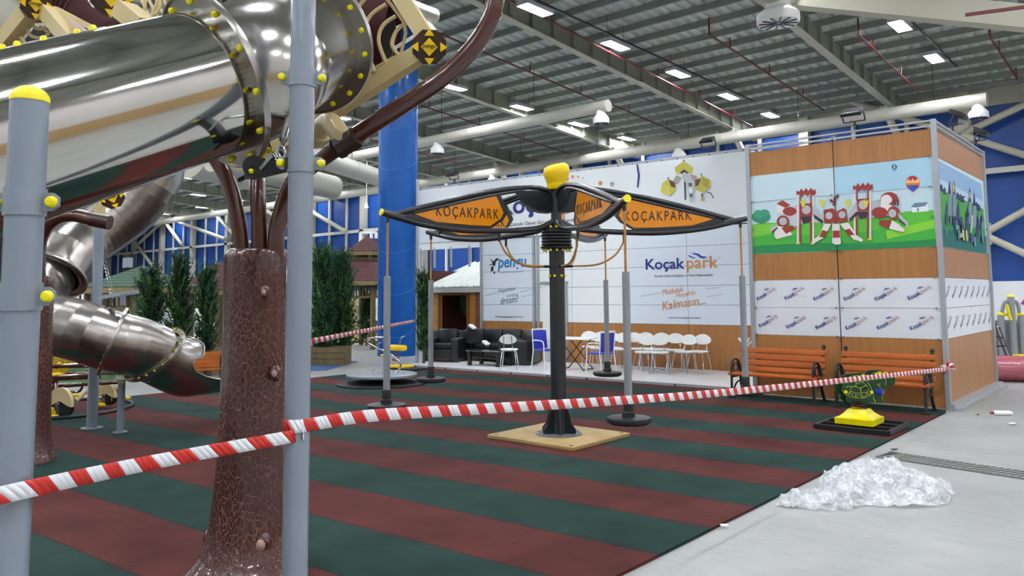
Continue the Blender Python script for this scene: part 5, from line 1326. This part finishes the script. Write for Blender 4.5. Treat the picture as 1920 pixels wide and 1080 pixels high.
# bar with chain over the lower tube
hb = thing('hanging_bracket', 'grey cross bar with chain above the lower tube section', 'bracket', tuple(D(220, 553, 9.9)))
MB().bar(D(186, 558, 10.2), D(256, 547, 9.8), .06, .05).build('cross_bar', GALV, hb); MB().cyl(D(228, 552, 9.9), D(232, 572, 9.9), .03, n=10).build('drop', GALV, hb)
b = MB()
for k in range(9): b.tube([D(197+k*1.4, 494+k*6.5, 10.2)+rd*.018*math.cos(a)+Vector((0, 0, .03*math.sin(a))) for a in [2*PI*i/8 for i in range(8)]], .005, 5, closed=True)
b.build('chain', CHROME, hb); MB().tube([D(203, 560, 10), D(202, 575, 10), D(214, 575, 10), D(213, 560, 10)], .015, 6).build('strap', BLACK, hb)
# second moulded trunk, mostly behind the left post
p = G(52, 868); t = thing('moulded_tree', 'dark moulded tree trunk mostly hidden by the left grey post', 'tree', (p.x, p.y, 0))
trunk(p.x, p.y, D(60, 520, (p-O).dot(_f)).z, .19, t, 1.5, seed=4)
dp = (p-O).dot(_f)
MB().tube(smooth_path([D(72, 530, dp), D(72, 470, dp), D(82, 430, dp), D(108, 408, dp), D(140, 404, dp), D(172, 412, dp), D(205, 418, dp)], 6), [.075]*30+[.07]*7, 16).build('branch', BRN, t)
MB().cyl(D(172, 411, dp), D(206, 418, dp), .08, n=16).build('branch_end', BRND, t)

# ================================================================= pedal carousel at the left
cpd = G(98, 772); t = thing('pedal_carousel', 'brown pedal carousel with beige-guarded wheels and yellow pedals', 'carousel', (cpd.x, cpd.y, .022))
RR = 1.15
MB().tube([cpd+Vector((RR*math.cos(a), RR*math.sin(a), .045)) for a in [2*PI*i/48 for i in range(48)]], .03, 8, closed=True).build('floor_ring', BLACK, t)
MB().tube([cpd+Vector((RR*.83*math.cos(a), RR*.83*math.sin(a), .62)) for a in [2*PI*i/48 for i in range(48)]], .03, 8, closed=True).build('seat_ring', BRN, t)
MB().tube([cpd+Vector((RR*.8*math.cos(a), RR*.8*math.sin(a), .78)) for a in [2*PI*i/48 for i in range(48)]], .03, 8, closed=True).build('hand_ring', BRN, t)
MB().cyl(cpd+Vector((0, 0, .02)), cpd+Vector((0, 0, .85)), .07, n=16).build('hub_post', BRN, t)
def wheel(px, py, dw, r):
    c = D(px, py, dw); ax_ = (fd*.92+rd*.38).normalized(); u = Vector((-ax_.y, ax_.x, 0)); M = Matrix((u, Vector((0, 0, 1)), ax_)).transposed()
    MB().lathe([(r*.25, -.025), (r*.8, -.03), (r*.97, -.02), (r, 0), (r*.97, .02), (r*.8, .03), (r*.25, .025)], c, 24, M).build('wheel', BLACK, t)
    half = [(r*1.22*math.cos(a), r*1.22*math.sin(a)) for a in [-.12+(PI+.24)*i/16 for i in range(17)]]+[(-r*.9, -.02), (0, r*.25), (r*.9, -.02)]
    MB().prism(half, .05, M, c-ax_*.085).build('wheel_guard', BEIGE, t)
    MB().cyl(c-ax_*.1, c-ax_*.13, .03, n=10).bar(c-ax_*.11, c-ax_*.11-Vector((0, 0, r*.75)), .03, .02).build('crank', CHROME, t)
    for q in (c-ax_*.16-Vector((0, 0, r*.8)), c+ax_*.16+Vector((0, 0, r*.5))): MB().rbox(q, (.1, .1, .045), .01).build('pedal', YEL2, t)
wheel(121, 757, (cpd-O).dot(_f)-.7, .205); wheel(206, 741, (cpd-O).dot(_f)+.3, .165)
dC = (cpd-O).dot(_f)
for a_, c_ in (((80, 712, dC-.3), (190, 706, dC)), ((80, 726, dC-.4), (232, 716, dC+.2)), ((80, 702, dC), (225, 700, dC+.4)), ((105, 720, dC-.3), (106, 752, dC-.5)), ((225, 718, dC+.2), (222, 748, dC+.3))): MB().cyl(D(*a_), D(*c_), .03, n=10).build('frame_tube', BRN, t)
MB().tube(smooth_path([D(80, 732, dC-.2), D(140, 735, dC-.2), D(152, 730, dC-.2), D(156, 718, dC-.2)], 5), .02, 8).build('frame_tube', BRN, t)
MB().cyl(D(160, 735, dC), D(140, 752, dC-.3), .04, n=10).build('beige_strut', BEIGE, t)
for px, py, s_ in ((84, 773, 2.2), (182, 753, 1.), (108, 704, 1.2), (212, 748, .9), (240, 746, .7)): MB().rbox(D(px, py, dC-.45 if px < 150 else dC+.3), (.13*s_, .1*s_, .06*s_), .012).build('pedal', YEL2, t)
b = MB(); Mv = Matrix((rd, Vector((0, 0, 1)), fd)).transposed()
b.prism([(0.20*math.cos(a)*(1.15 if math.sin(a) < .5 else 1), .16*math.sin(a)) for a in [2*PI*i/20 for i in range(20)]], .03, Mv, D(100, 690, dC-.3)); b.prism(ellipse(.1, .12, 14), .03, Mv, D(122, 678, dC-.28))
b.build('steering_disc', mat('mustard_net', '#b59a10', .5, var=(40, .5)), t); MB().ball(D(111, 683, dC-.36), .035, 10).ball(D(112, 670, dC-.36), .03, 10).build('yellow_knob', YEL2, t)

# ================================================================= planting, gazebos behind
LEAF = [mat('thuja_green', '#1d4a24', .7, var=(3, .35)), mat('thuja_light', '#46742e', .7, var=(3, .3)), mat('thuja_dark', '#10281a', .8)]
def thuja(px0, px1, ytop, ybot, dpt, lab, seed, dens=1., cone=.55, group='potted conifers in the background'):
    """a stem with feathery upright sprays; every spray is a twig set with small scale leaves"""
    rnd = random.Random(seed); p = D((px0+px1)/2, ybot, dpt); zt = D((px0+px1)/2, ytop, dpt).z; zb = max(p.z, .25); R_ = (px1-px0)/2*dpt/F*1.2; hgt = zt-zb
    t = thing('conifer', lab, 'tree', (p.x, p.y, 0), 0, group)
    MB().cyl((p.x, p.y, .05), (p.x, p.y, zt-.1*hgt), .035, .01, n=8).build('stem', mat('bark_plain', '#4a3a2a', .8), t)
    b = MB(); nsp = int(250*dens)
    for i in range(nsp):
        h_ = (i+rnd.random())/nsp; h_ = h_**.9*.93; env = R_*((1-h_)**cone)*(.72+.5*rnd.random())
        a = rnd.uniform(0, 2*PI); r0 = env*rnd.uniform(.0, .35); L0 = max(.16, env-r0)+rnd.uniform(0, .12)
        o0 = Vector((p.x+r0*math.cos(a), p.y+r0*math.sin(a), zb+hgt*h_*.95)); lean = rnd.uniform(.35, .8)
        dr_ = Vector((math.cos(a)*lean, math.sin(a)*lean, .75)).normalized(); L1 = L0/max(.35, lean)*.8
        if i > nsp-4: o0 = Vector((p.x, p.y, zt-.35)); dr_ = Vector((rnd.uniform(-.2, .2), rnd.uniform(-.2, .2), 1)).normalized(); L1 = .35
        mi = 0 if rnd.random() < .6 else (1 if rnd.random() < .45 else 2); nl = 12
        for q in range(nl):
            f_ = (q+.5)/nl; c = o0+dr_*L1*f_+Vector((0, 0, .06*f_*f_)); s_ = (1-f_*.75)*.085*(.7+.5*rnd.random())
            for u_ in range(2):
                v_ = Vector((rnd.uniform(-1, 1), rnd.uniform(-1, 1), rnd.uniform(-.3, 1))).normalized(); tp = (dr_*.8+v_*.8).normalized()*s_*1.6; w_ = tp.cross(v_).normalized()*s_*.28
                b.add([c, c+tp*.5+w_, c+tp, c+tp*.5-w_], [(0, 1, 2, 3)], mi)
    b.build('foliage', LEAF, t); return t
DT = 17.5
thuja(245, 312, 500, 660, DT, 'leftmost dark green conifer behind the steel slide', 2, 1.1, .4)
thuja(305, 360, 474, 650, DT, 'tallest of the three conifers between slide and trunk', 3, 1.2, .4)
thuja(362, 408, 494, 668, DT, 'conifer right beside the brown tree trunk, left of it', 4, 1.1, .25)
thuja(570, 634, 452, 668, 20.5, 'conifer just right of the tall grey post, in the wooden planter', 5, 2.4, .35)
thuja(606, 672, 462, 668, 20.9, 'conifer in the wooden planter, the right one of the pair', 6, 2.4, .4)
thuja(666, 708, 548, 655, 27, 'small pointed conifer seen inside the red-roofed gazebo', 7, .7, 1.0)
thuja(783, 806, 500, 672, 20, 'narrow leafy plant between the banner post and the cabin', 8, .8, .1)
def planter(px0, px1, y0, y1, dpt, lab):
    a = D(px0, y1, dpt); c = D(px1, y1, dpt); zt = D(px0, y0, dpt).z; z0_ = .013
    u = (c-a); u.z = 0; wd = u.length; u.normalize(); v = Vector((-u.y, u.x, 0)); ctr = (a+c)/2+v*.3; ctr.z = 0
    t = thing('planter_box', lab, 'planter', tuple(ctr)); M = Matrix((u, v, Vector((0, 0, 1)))).transposed(); hh_ = zt-z0_
    for k in range(3):
        z = z0_+hh_*(k+.5)/3
        for s in (-1, 1): MB().box(ctr+v*s*.28+Vector((0, 0, z)), (wd, .04, hh_/3-.012), M).build('plank', TIMBER, t)
    for s in (-1, 1): MB().box(ctr+u*s*(wd/2)+Vector((0, 0, z0_+hh_/2)), (.05, .6, hh_), M).build('end_panel', TIMBER, t)
    MB().box(ctr+Vector((0, 0, zt-.08)), (wd-.05, .5, .04), M).build('soil', mat('soil', '#2a2018', .95), t); return t
planter(584, 648, 651, 684, 20., 'weathered wooden planter box right of the tall grey post')
planter(330, 395, 655, 676, 17.5, 'low wooden planter behind the orange bench at the left')
def gazebo(px, pybase, dpt, roofm, tiers, lab, posts, hw=1.2, z_e=2.05, rail=True):
    """tiers: (eave z, half width, apex z)"""
    c = D(px, pybase, dpt); c.z = 0; t = thing('gazebo', lab, 'gazebo', tuple(c)); n = 6
    for a in [PI/6+2*PI*k/n for k in range(n)]:
        q = c+Vector((hw*math.cos(a), hw*math.sin(a), 0)); MB().bar(q+Vector((0, 0, .012)), q+Vector((0, 0, z_e)), .12, .12).build('post', TIMBER, t)
    for k in range(n):
        a, a2 = PI/6+2*PI*k/n, PI/6+2*PI*(k+1)/n; q = c+Vector((hw*math.cos(a), hw*math.sin(a), 0)); q2 = c+Vector((hw*math.cos(a2), hw*math.sin(a2), 0))
        b = MB(); b.bar(q+Vector((0, 0, z_e-.08)), q2+Vector((0, 0, z_e-.08)), .08, .14); b.bar(q+Vector((0, 0, z_e-.5)), q2+Vector((0, 0, z_e-.5)), .05, .08)
        for i in range(1, 12): w_ = q.lerp(q2, i/12); b.bar(w_+Vector((0, 0, z_e-.5)), w_+Vector((0, 0, z_e-.1)), .04, .04)
        b.build('frieze', TIMBER, t)
        if rail and k != 4:
            b = MB(); b.bar(q+Vector((0, 0, .85)), q2+Vector((0, 0, .85)), .07, .07); b.bar(q+Vector((0, 0, .12)), q2+Vector((0, 0, .12)), .07, .07)
            b.bar(q+Vector((0, 0, .12)), q2+Vector((0, 0, .85)), .04, .04); b.bar(q+Vector((0, 0, .85)), q2+Vector((0, 0, .12)), .04, .04); b.bar(q.lerp(q2, .5)+Vector((0, 0, .12)), q.lerp(q2, .5)+Vector((0, 0, .85)), .04, .04); b.bar(q+Vector((0, 0, .48)), q2+Vector((0, 0, .48)), .04, .04)
            b.build('railing', TIMBER, t)
    for i, (ze, rw_, rt, za) in enumerate(tiers):
        rot_ = Matrix.Rotation(PI/6, 3, 'Z')
        b = MB()
        steps = 7
        for k in range(steps):      # shingle courses as shallow steps
            f0, f1 = k/steps, (k+1)/steps; b.lathe([(rw_+(rt-rw_)*f0, ze+(za-ze)*f0-.0), (rw_+(rt-rw_)*f0, ze+(za-ze)*f0+.03), (rw_+(rt-rw_)*f1+.01, ze+(za-ze)*f1+.02)], c, n, rot_, smooth=False)
        b.build('shingle_roof', roofm, t)
        MB().lathe([(rw_-.02, ze-.14), (rw_+.02, ze-.14), (rw_+.02, ze), (rw_-.02, ze)], c, n, rot_, smooth=False).build('fascia', mat('yellowish_timber', '#85744a', .6), t)
        if i == 1:
            for a in [PI/6+2*PI*k/n for k in range(n)]: MB().bar(c+Vector((rt0*.95*math.cos(a), rt0*.95*math.sin(a), z0t)), c+Vector((rt0*.95*math.cos(a), rt0*.95*math.sin(a), ze-.02)), .1, .1).build('lantern_post', TIMBER, t)
            b = MB(); b.lathe([(rt0*.96, z0t), (rt0*.96, z0t+.12)], c, n, rot_, smooth=False); b.build('lantern_sill', TIMBER, t)
        rt0 = rt; z0t = za
    return t
gz = D(688, 672, 23.); 
def gzz(y): return D(688, y, 27.).z
gazebo(687, 668, 27., SHR, [(gzz(528), 1.75, .72, gzz(489)), (gzz(472), .86, .03, gzz(443))], 'octagonal timber gazebo with a two-tier red shingle roof, left of the blue column', 6, 1.38, gzz(530))
def gz2(x, y, d_): return D(x, y, d_).z
gazebo(262, 690, 21., SHG, [(gz2(262, 540, 21), 1.65, .05, gz2(262, 500, 21))], 'gazebo with a green shingle roof behind the left conifers', 6, 1.4, gz2(262, 542, 21), False)
gazebo(408, 690, 26, SHR, [(gz2(408, 545, 26), 1.6, .05, gz2(408, 492, 26))], 'gazebo with a red shingle roof partly behind the brown trunk', 6, 1.35, gz2(408, 547, 26), False)
# small background things at the left
p = D(312, 668, 20.5); t = thing('spotted_figure', 'black and white spotted figure standing between two conifers', 'figure', (p.x, p.y, 0))
b = MB().lathe([(.02, .2), (.22, .3), (.27, .8), (.25, 1.3), (.17, 1.7), (.02, 1.8)], (p.x, p.y, 0), 16); b.lathe([(.1, 0), (.09, .3)], (p.x-.12, p.y, 0), 8); b.lathe([(.1, 0), (.09, .3)], (p.x+.12, p.y, 0), 8); b.build('body', WHITEP, t)
b = MB(); rnd = random.Random(2)
for k in range(12): b.ball((p.x+.24*math.sin(k*2.4), p.y-.24*abs(math.cos(k*2.4)), .4+.11*k), .07+.03*rnd.random(), 8)
b.build('black_patch', BLACK, t)
p = D(385, 690, 16.8); t = thing('garden_bench', 'orange slatted bench seen between slide outlet and trunk', 'bench', (p.x, p.y, 0))
uu = rd
for k in range(4): MB().bar(D(352, 664+k*7.5, 17.), D(418, 662+k*7.5, 17.), .04, .08).build('back_slat', mat('orange_bench', '#b8631a', .45, var=(3, .15)), t)
for k in range(3): MB().bar(D(350, 694, 16.9-.13*k), D(425, 691, 16.9-.13*k), .11, .035).build('seat_slat', MATS['orange_bench'], t)
for px in (357, 415): MB().bar(Vector((D(px, 690, 16.9).x, D(px, 690, 16.9).y, .013)), D(px, 662, 17.02), .05, .05).bar(Vector((D(px, 690, 16.55).x, D(px, 690, 16.55).y, .013)), D(px, 695, 16.55), .05, .05).build('leg', BLKIRON, t)
b = MB(); q0 = D(70, 655, 16.5); q1 = D(215, 650, 16.5); 
t = thing('lattice_fence', 'green diagonal lattice fence under the far slide', 'fence', tuple((q0+q1)/2))
ln = (q1-q0); nn = 34; zt = D(120, 640, 16.5).z; zb = .02
for k in range(-10, nn):
    for s in (1, -1):
        u0 = k/nn; u1 = u0+s*10/nn*1.0
        a = q0+ln*(u0 if s > 0 else u0+10/nn); c = q0+ln*(u0+10/nn if s > 0 else u0); a = Vector((a.x, a.y, zb)); c = Vector((c.x, c.y, zt)); b.bar(a, c, .012, .03)
b.build('lattice', mat('lattice_green', '#5a7a4a', .7), t)
MB().bar((q0.x, q0.y, zt), (q1.x, q1.y, zt), .05, .06).bar((q0.x, q0.y, .04), (q1.x, q1.y, .04), .05, .06).build('fence_rail', mat('lattice_green', '#5a7a4a', .7), t)
p = D(152, 516, 22); t = thing('spotlight', 'dazzling spotlight low at the left behind the winding slide', 'spotlight', tuple(p))
MB().box(p+fd*.08, (.5, .3, .4)).build('housing', BLACK, t); MB().lathe([(.001, 0), (.16, 0)], p-fd*.3, 20, Matrix((rd, Vector((0, 0, 1)), fd)).transposed()).build('lens', mat('spot_light', '#fffaf0', .5, emit=60), t)
MB().cyl((p.x, p.y, 0), tuple(p), .03, n=8).build('stand', CHAR, t)
p = D(243, 493, 24); t = thing('floodlight', 'black square floodlight above the green gazebo roof', 'floodlight', tuple(p))
MB().box(p, (.5, .2, .5)).build('housing', BLACK, t); MB().box(p-fd*.12, (.36, .16, .3)).build('lens', MATS['flood_glass'], t); MB().cyl((p.x, p.y, 0), tuple(p-Vector((0, 0, .2))), .04, n=8).build('stand', CHAR, t)
for (px, py, w_, h_, dpt, lab) in ((150, 565, 60, 40, 24, 'white parked panel behind the left conifers'), (375, 580, 70, 60, 30.5, 'white display wall behind the conifers beside the trunk'), (675, 600, 60, 90, 31, 'cream plank wall seen through the red-roofed gazebo')):
    p = D(px, py, dpt); m = WHITEP if px != 675 else mat('cream_planks', '#c9bb86', .6)
    zt = D(px, py-h_/2, dpt).z; o = MB().box((p.x, p.y, zt/2), (w_/F*dpt, .12, zt), Matrix.Rotation(YAW, 3, 'Z')).build('display_wall', m, off=(p.x, p.y, 0)); tag(o, lab, 'wall panel')

# ================================================================= disc carousel and spring riders by the blue column
cd_ = G(716, 722, .0); t = thing('disc_carousel', 'grey disc carousel with a curled steel handrail, in front of the blue column', 'carousel', (cd_.x, cd_.y, .022))
dd_ = (cd_-O).dot(_f); zc_ = D(716, 704, dd_).z; Rc = 66*dd_/F
MB().lathe([(.001, zc_-.02), (Rc-.04, zc_-.02), (Rc, zc_-.01), (Rc, zc_+.03), (Rc-.05, zc_+.045), (.001, zc_+.05)], (cd_.x, cd_.y, 0), 48).build('platform', mat('disc_grey', '#8f969c', .35, .3), t)
b = MB()
for k in range(10): a = k*2.4; b.ball((cd_.x+.07*k*math.cos(a)*.9, cd_.y+.07*k*math.sin(a)*.9, zc_+.05), .018, 6)
b.build('stud', CHROME, t)
MB().lathe([(.9, .022), (.9, .05), (.3, .09), (.12, .12), (.12, zc_-.02)], (cd_.x, cd_.y, 0), 32).build('foot', BLACK, t)
MB().tube(smooth_path([D(742, 700, dd_), D(750, 690, dd_), D(748, 678, dd_), D(728, 662, dd_), D(700, 649, dd_), D(688, 641, dd_), D(694, 634, dd_), D(728, 633, dd_), D(731, 636, dd_)], 6), .02, 10).build('handrail', CHROME, t)
p = G(742, 688); t = thing('spring_rider', 'yellow and dark spring rider behind the disc carousel', 'spring rider', (p.x, p.y, 0)); dq = (p-O).dot(_f)
MB().rbox(D(745, 688, dq), (.4, .4, .12), .03).build('foot', YEL2, t); MB().tube([Vector((p.x, p.y, .1))+Vector((.09*math.cos(a), .09*math.sin(a), .02*a)) for a in [i*.5 for i in range(36)]], .015, 6).build('spring', MATS['red_spring'], t)
MB().rbox(D(745, 652, dq), (.55, .22, .14), .05).build('seat', YEL2, t); MB().rbox(D(722, 666, dq), (.2, .15, .05), .02).build('footrest', YEL2, t)
for pts in ([(750, 645), (752, 634), (760, 630)], [(722, 632), (716, 640), (712, 644)]): MB().tube(smooth_path([D(x, y, dq) for x, y in pts], 5), .012, 8).build('handle', CHROME, t)
p = G(754, 692); t = thing('ground_spring', 'low yellow spring base on the floor right of the disc carousel', 'spring base', (p.x, p.y, 0)); MB().rbox((p.x, p.y, .06), (.45, .4, .08), .02).build('yellow_foot', YEL2, t); MB().box((p.x+.3, p.y-.05, .03), (.9, .5, .04)).build('dark_plate', BLACK, t)
# unfinished far frame over the gazebo
tag(MB().bar(D(676, 436, 40), D(706, 436, 40), .12, .12).bar(D(676, 436, 40), Vector((D(676, 436, 40).x, D(676, 436, 40).y, 0)), .12, .12).bar(D(696, 436, 40), D(696, 447, 40), .12, .12).bar(D(705, 436, 40), D(705, 447, 40), .12, .12).build('metal_rack', WHITEP, off=tuple(D(690, 440, 40))), 'small white rail frame above the gazebo roof', 'frame')
p = D(687, 385, 44); tag(MB().cyl(p, p+Vector((0, 0, 1.5)), .02, n=6).cyl(p-Vector((0, 0, .15)), p+Vector((0, 0, .15)), .14, .05, n=10).cyl(p+Vector((0, 0, 1.5)), p+Vector((0, 0, 3.2)), .02, n=6).build('pendant_lamp', WHITEP, off=tuple(p)), 'small white pendant hanging before the blue wall above the gazebo', 'lamp')

# ================================================================= right side: fitness gear, foam roll, rack
def col(px, py0, py1, wd, dpt, m): a = D(px, py1, dpt); c = D(px, py0, dpt); return (Vector((c.x, c.y, max(.0, a.z))), c, wd/2*dpt/F)
t = thing('outdoor_gym_station', 'grey and yellow outdoor gym station beyond the booth', 'gym equipment', tuple(G(1897, 676)))
dg = (G(1897, 676)-O).dot(_f)
for px, y0, y1, w_ in ((1895, 556, 676, 12), (1876, 590, 676, 12), (1914, 590, 676, 12)):
    a, c, r = col(px, y0, y1, w_, dg, GALV); MB().cyl((a.x, a.y, 0), tuple(c), r, n=16).build('post', GREYTUBE, t); MB().ball(c, r*1.05, 12, sz=.7).build('post_cap', YEL, t)
MB().bar(D(1874, 590, dg), D(1935, 590, dg), .06, .08).build('yellow_bar', YEL, t); MB().bar(D(1864, 602, dg), D(1935, 604, dg), .05, .05).build('cross_bar', GREYTUBE, t)
for s in (-1, 1): MB().tube(smooth_path([D(1895+s*4, 564, dg), D(1895+s*12, 568, dg), D(1895+s*16, 585, dg), D(1895+s*15, 606, dg)], 5), .045, 10).build('curved_arm', GREYTUBE, t)
MB().tube([D(1888, 572, dg-.1), D(1892, 590, dg-.1), D(1895, 600, dg-.1)], .04, 8).build('yellow_handle', YEL, t)
MB().box(D(1897, 640, dg+.2), (.9, .1, 1.1), Matrix.Rotation(YAW, 3, 'Z')).build('back_board', GREYTUBE, t)
MB().rbox(D(1915, 668, dg-.2), (.35, .25, .1), .02).build('yellow_step', YEL, t)
t = thing('pipe_rack', 'bundle of slanting red and black poles by the gym station', 'poles', tuple(G(1872, 690)))
for k in range(4): MB().cyl(D(1862+4*k, 606+3*k, 17), G(1893+3*k, 686), .02, n=8).build('pole', (CHAR, REDPIPE, WHITEST, CHAR)[k], t)
MB().bar(D(1858, 628, 16.9), D(1880, 634, 16.9), .03, .03).bar(D(1862, 650, 16.9), D(1886, 648, 16.9), .03, .03).build('tie_bar', CHAR, t)
p = G(1868, 672); tag(MB().rbox((p.x, p.y, .15), (.4, .3, .3), .03).build('crate', mat('red_crate', '#b8222a', .5), off=(p.x, p.y, 0)), 'small red crate behind the pink roll', 'crate')
ra_ = G(1862, 716); rb_ = G(2060, 722); r_ = .0; dr = (ra_-O).dot(_f); rr = 24*dr/F
a_ = ra_+Vector((0, 0, rr))+fd*rr*.9; c_ = rb_+Vector((0, 0, rr))+fd*rr*.9
b = MB(); pts = [a_.lerp(c_, i/30) for i in range(31)]; b.tube(pts, [rr*(1+.015*math.sin(i*2.1)) for i in range(31)], 32)
tag(b.build('foam_roll', mat('pink_foil', '#b5606c', .25, coat=.7, bump=(6, .6)), off=tuple((a_+c_)/2-Vector((0, 0, rr)))), 'big pink plastic-wrapped roll lying beyond the booth', 'roll')
p = D(1912, 565, 30); text_m = None
tm = thing('wall_sign', 'small magenta and blue logo at the right edge of the white far wall', 'sign', tuple(AY(1916, 562, YW-.1)))
q = AY(1913, 562, YW-.1); MB().prism([(0, -.15), (.35, .35), (.75, .2), (.55, -.3)], .02, Matrix(((1, 0, 0), (0, 0, -1), (0, 1, 0))), q).build('magenta_mark', mat('magenta_print', '#a03a9a', .5), tm); MB().prism([(.35, .0), (.9, .3), (.9, -.3)], .03, Matrix(((1, 0, 0), (0, 0, -1), (0, 1, 0))), q).build('blue_mark', NAVY, tm)
# litter on the concrete
p = G(1882, 779); t = thing('bottle', 'white plastic bottle lying on the concrete right of the booth', 'bottle', tuple(p), .5)
MB().tube([(-.13, 0, .035), (.08, 0, .035), (.12, 0, .03)], [.035, .035, .015], 16).build('body', WHITEP, t, local=True); MB().cyl((-.13, 0, .035), (-.17, 0, .033), .018, n=10).build('red_cap', mat('red_cap', '#a03038', .5), t, local=True)
for px, py, s_, lab in ((1898, 797, .05, 'small white scrap of film near the bottle'), (1834, 780, .02, 'tiny dark scrap left of the bottle'), (1677, 846, .035, 'small dark chip above the drain'), (1358, 990, .03, 'white chip at the mat edge in front'), (1075, 0, 0, '')):
    if not s_: continue
    p = G(px, py); b = MB().rbox((p.x, p.y, .012+.01), (s_*2, s_*1.2, .012), .004, Matrix.Rotation(px*.1, 3, 'Z')); tag(b.build('scrap', WHITEP if 'white' in lab else CHAR, off=tuple(p)), lab, 'litter')

# ================================================================= heap of crumpled clear film
def film():
    m = bpy.data.materials.new('clear_film'); m.use_nodes = True; N, L = m.node_tree.nodes, m.node_tree.links; b = N['Principled BSDF']
    b.inputs['Base Color'].default_value = (.93, .95, .97, 1); b.inputs['Roughness'].default_value = .16; b.inputs['Specular IOR Level'].default_value = .9; b.inputs['Coat Weight'].default_value = .6
    n = N.new('ShaderNodeTexNoise'); n.inputs['Scale'].default_value = 9; n.inputs['Detail'].default_value = 6
    tcx_ = N.new('ShaderNodeTexCoord'); L.new(tcx_.outputs['Object'], n.inputs['Vector'])
    r = N.new('ShaderNodeMapRange'); r.inputs[1].default_value = .3; r.inputs[2].default_value = .65; r.inputs[3].default_value = .16; r.inputs[4].default_value = .72; L.new(n.outputs[0], r.inputs[0]); L.new(r.outputs[0], b.inputs['Alpha'])
    n2 = N.new('ShaderNodeTexVoronoi'); n2.inputs['Scale'].default_value = 26; L.new(tcx_.outputs['Object'], n2.inputs['Vector'])
    bp = N.new('ShaderNodeBump'); bp.inputs['Strength'].default_value = 1.; bp.inputs['Distance'].default_value = .02; L.new(n2.outputs['Distance'], bp.inputs['Height']); L.new(bp.outputs[0], b.inputs['Normal'])
    return m
FILM = film()
from mathutils import noise as mn
pc = G(1640, 938); t = thing('plastic_film_heap', 'heap of crumpled clear plastic film on the concrete beside the mat', 'plastic film', (pc.x, pc.y, 0))
def sheet(c, rx_, ry_, hh, seed, rot_, name='film_sheet', nu=110, nv=60, rough_=1.):
    b = MB(); rnd = random.Random(seed); o_ = Vector((seed*7.3, seed*3.1, 0)); cr, sr = math.cos(rot_), math.sin(rot_)
    for i in range(nu):
        for j in range(nv+1):
            a = 2*PI*i/nu; f_ = j/nv; rad = f_*(1+.22*mn.noise(Vector((math.cos(a)*1.5, math.sin(a)*1.5, seed))))
            x = rx_*rad*math.cos(a); y = ry_*rad*math.sin(a)
            q = Vector((x, y, 0))*4+o_; rg = 1-abs(mn.noise(q*1.3))*2; n1_ = mn.noise(q*.8); n3_ = 1-abs(mn.noise(q*3.1))*2
            n5_ = 1-abs(mn.noise(q*7.3))*2
            z = hh*max(0, (1-f_**3.2))*(.55+.75*n1_)+(.06*rg+.05*n3_+.03*n5_)*rough_*(1-.5*f_)-.03+.02*abs(mn.noise(q*5))
            x += .05*mn.noise(q*2+Vector((9, 0, 0))); y += .05*mn.noise(q*2+Vector((0, 9, 0)))
            b.v.append((c.x+x*cr-y*sr, c.y+x*sr+y*cr, max(.008, z)))
    for i in range(nu):
        i2 = (i+1) % nu
        for j in range(nv): b.f.append((i*(nv+1)+j, i2*(nv+1)+j, i2*(nv+1)+j+1, i*(nv+1)+j+1)); b.mi.append(0); b.sm.append(False)
    return b.build(name, FILM, t)
ra0 = math.atan2(rd.y, rd.x)
sheet(G(1655, 930), .60, .40, .24, 1, ra0); sheet(G(1672, 920), .46, .36, .24, 2, ra0+.5); sheet(G(1618, 918), .40, .28, .25, 3, ra0-.3); sheet(G(1700, 925), .38, .32, .2, 4, ra0+.2)
sheet(G(1640, 915), .5, .3, .27, 8, ra0+.1); sheet(G(1530, 950), .34, .12, .08, 5, ra0-.18); sheet(G(1492, 944), .18, .10, .07, 6, ra0+.3); sheet(G(1565, 938), .3, .2, .15, 7, ra0)
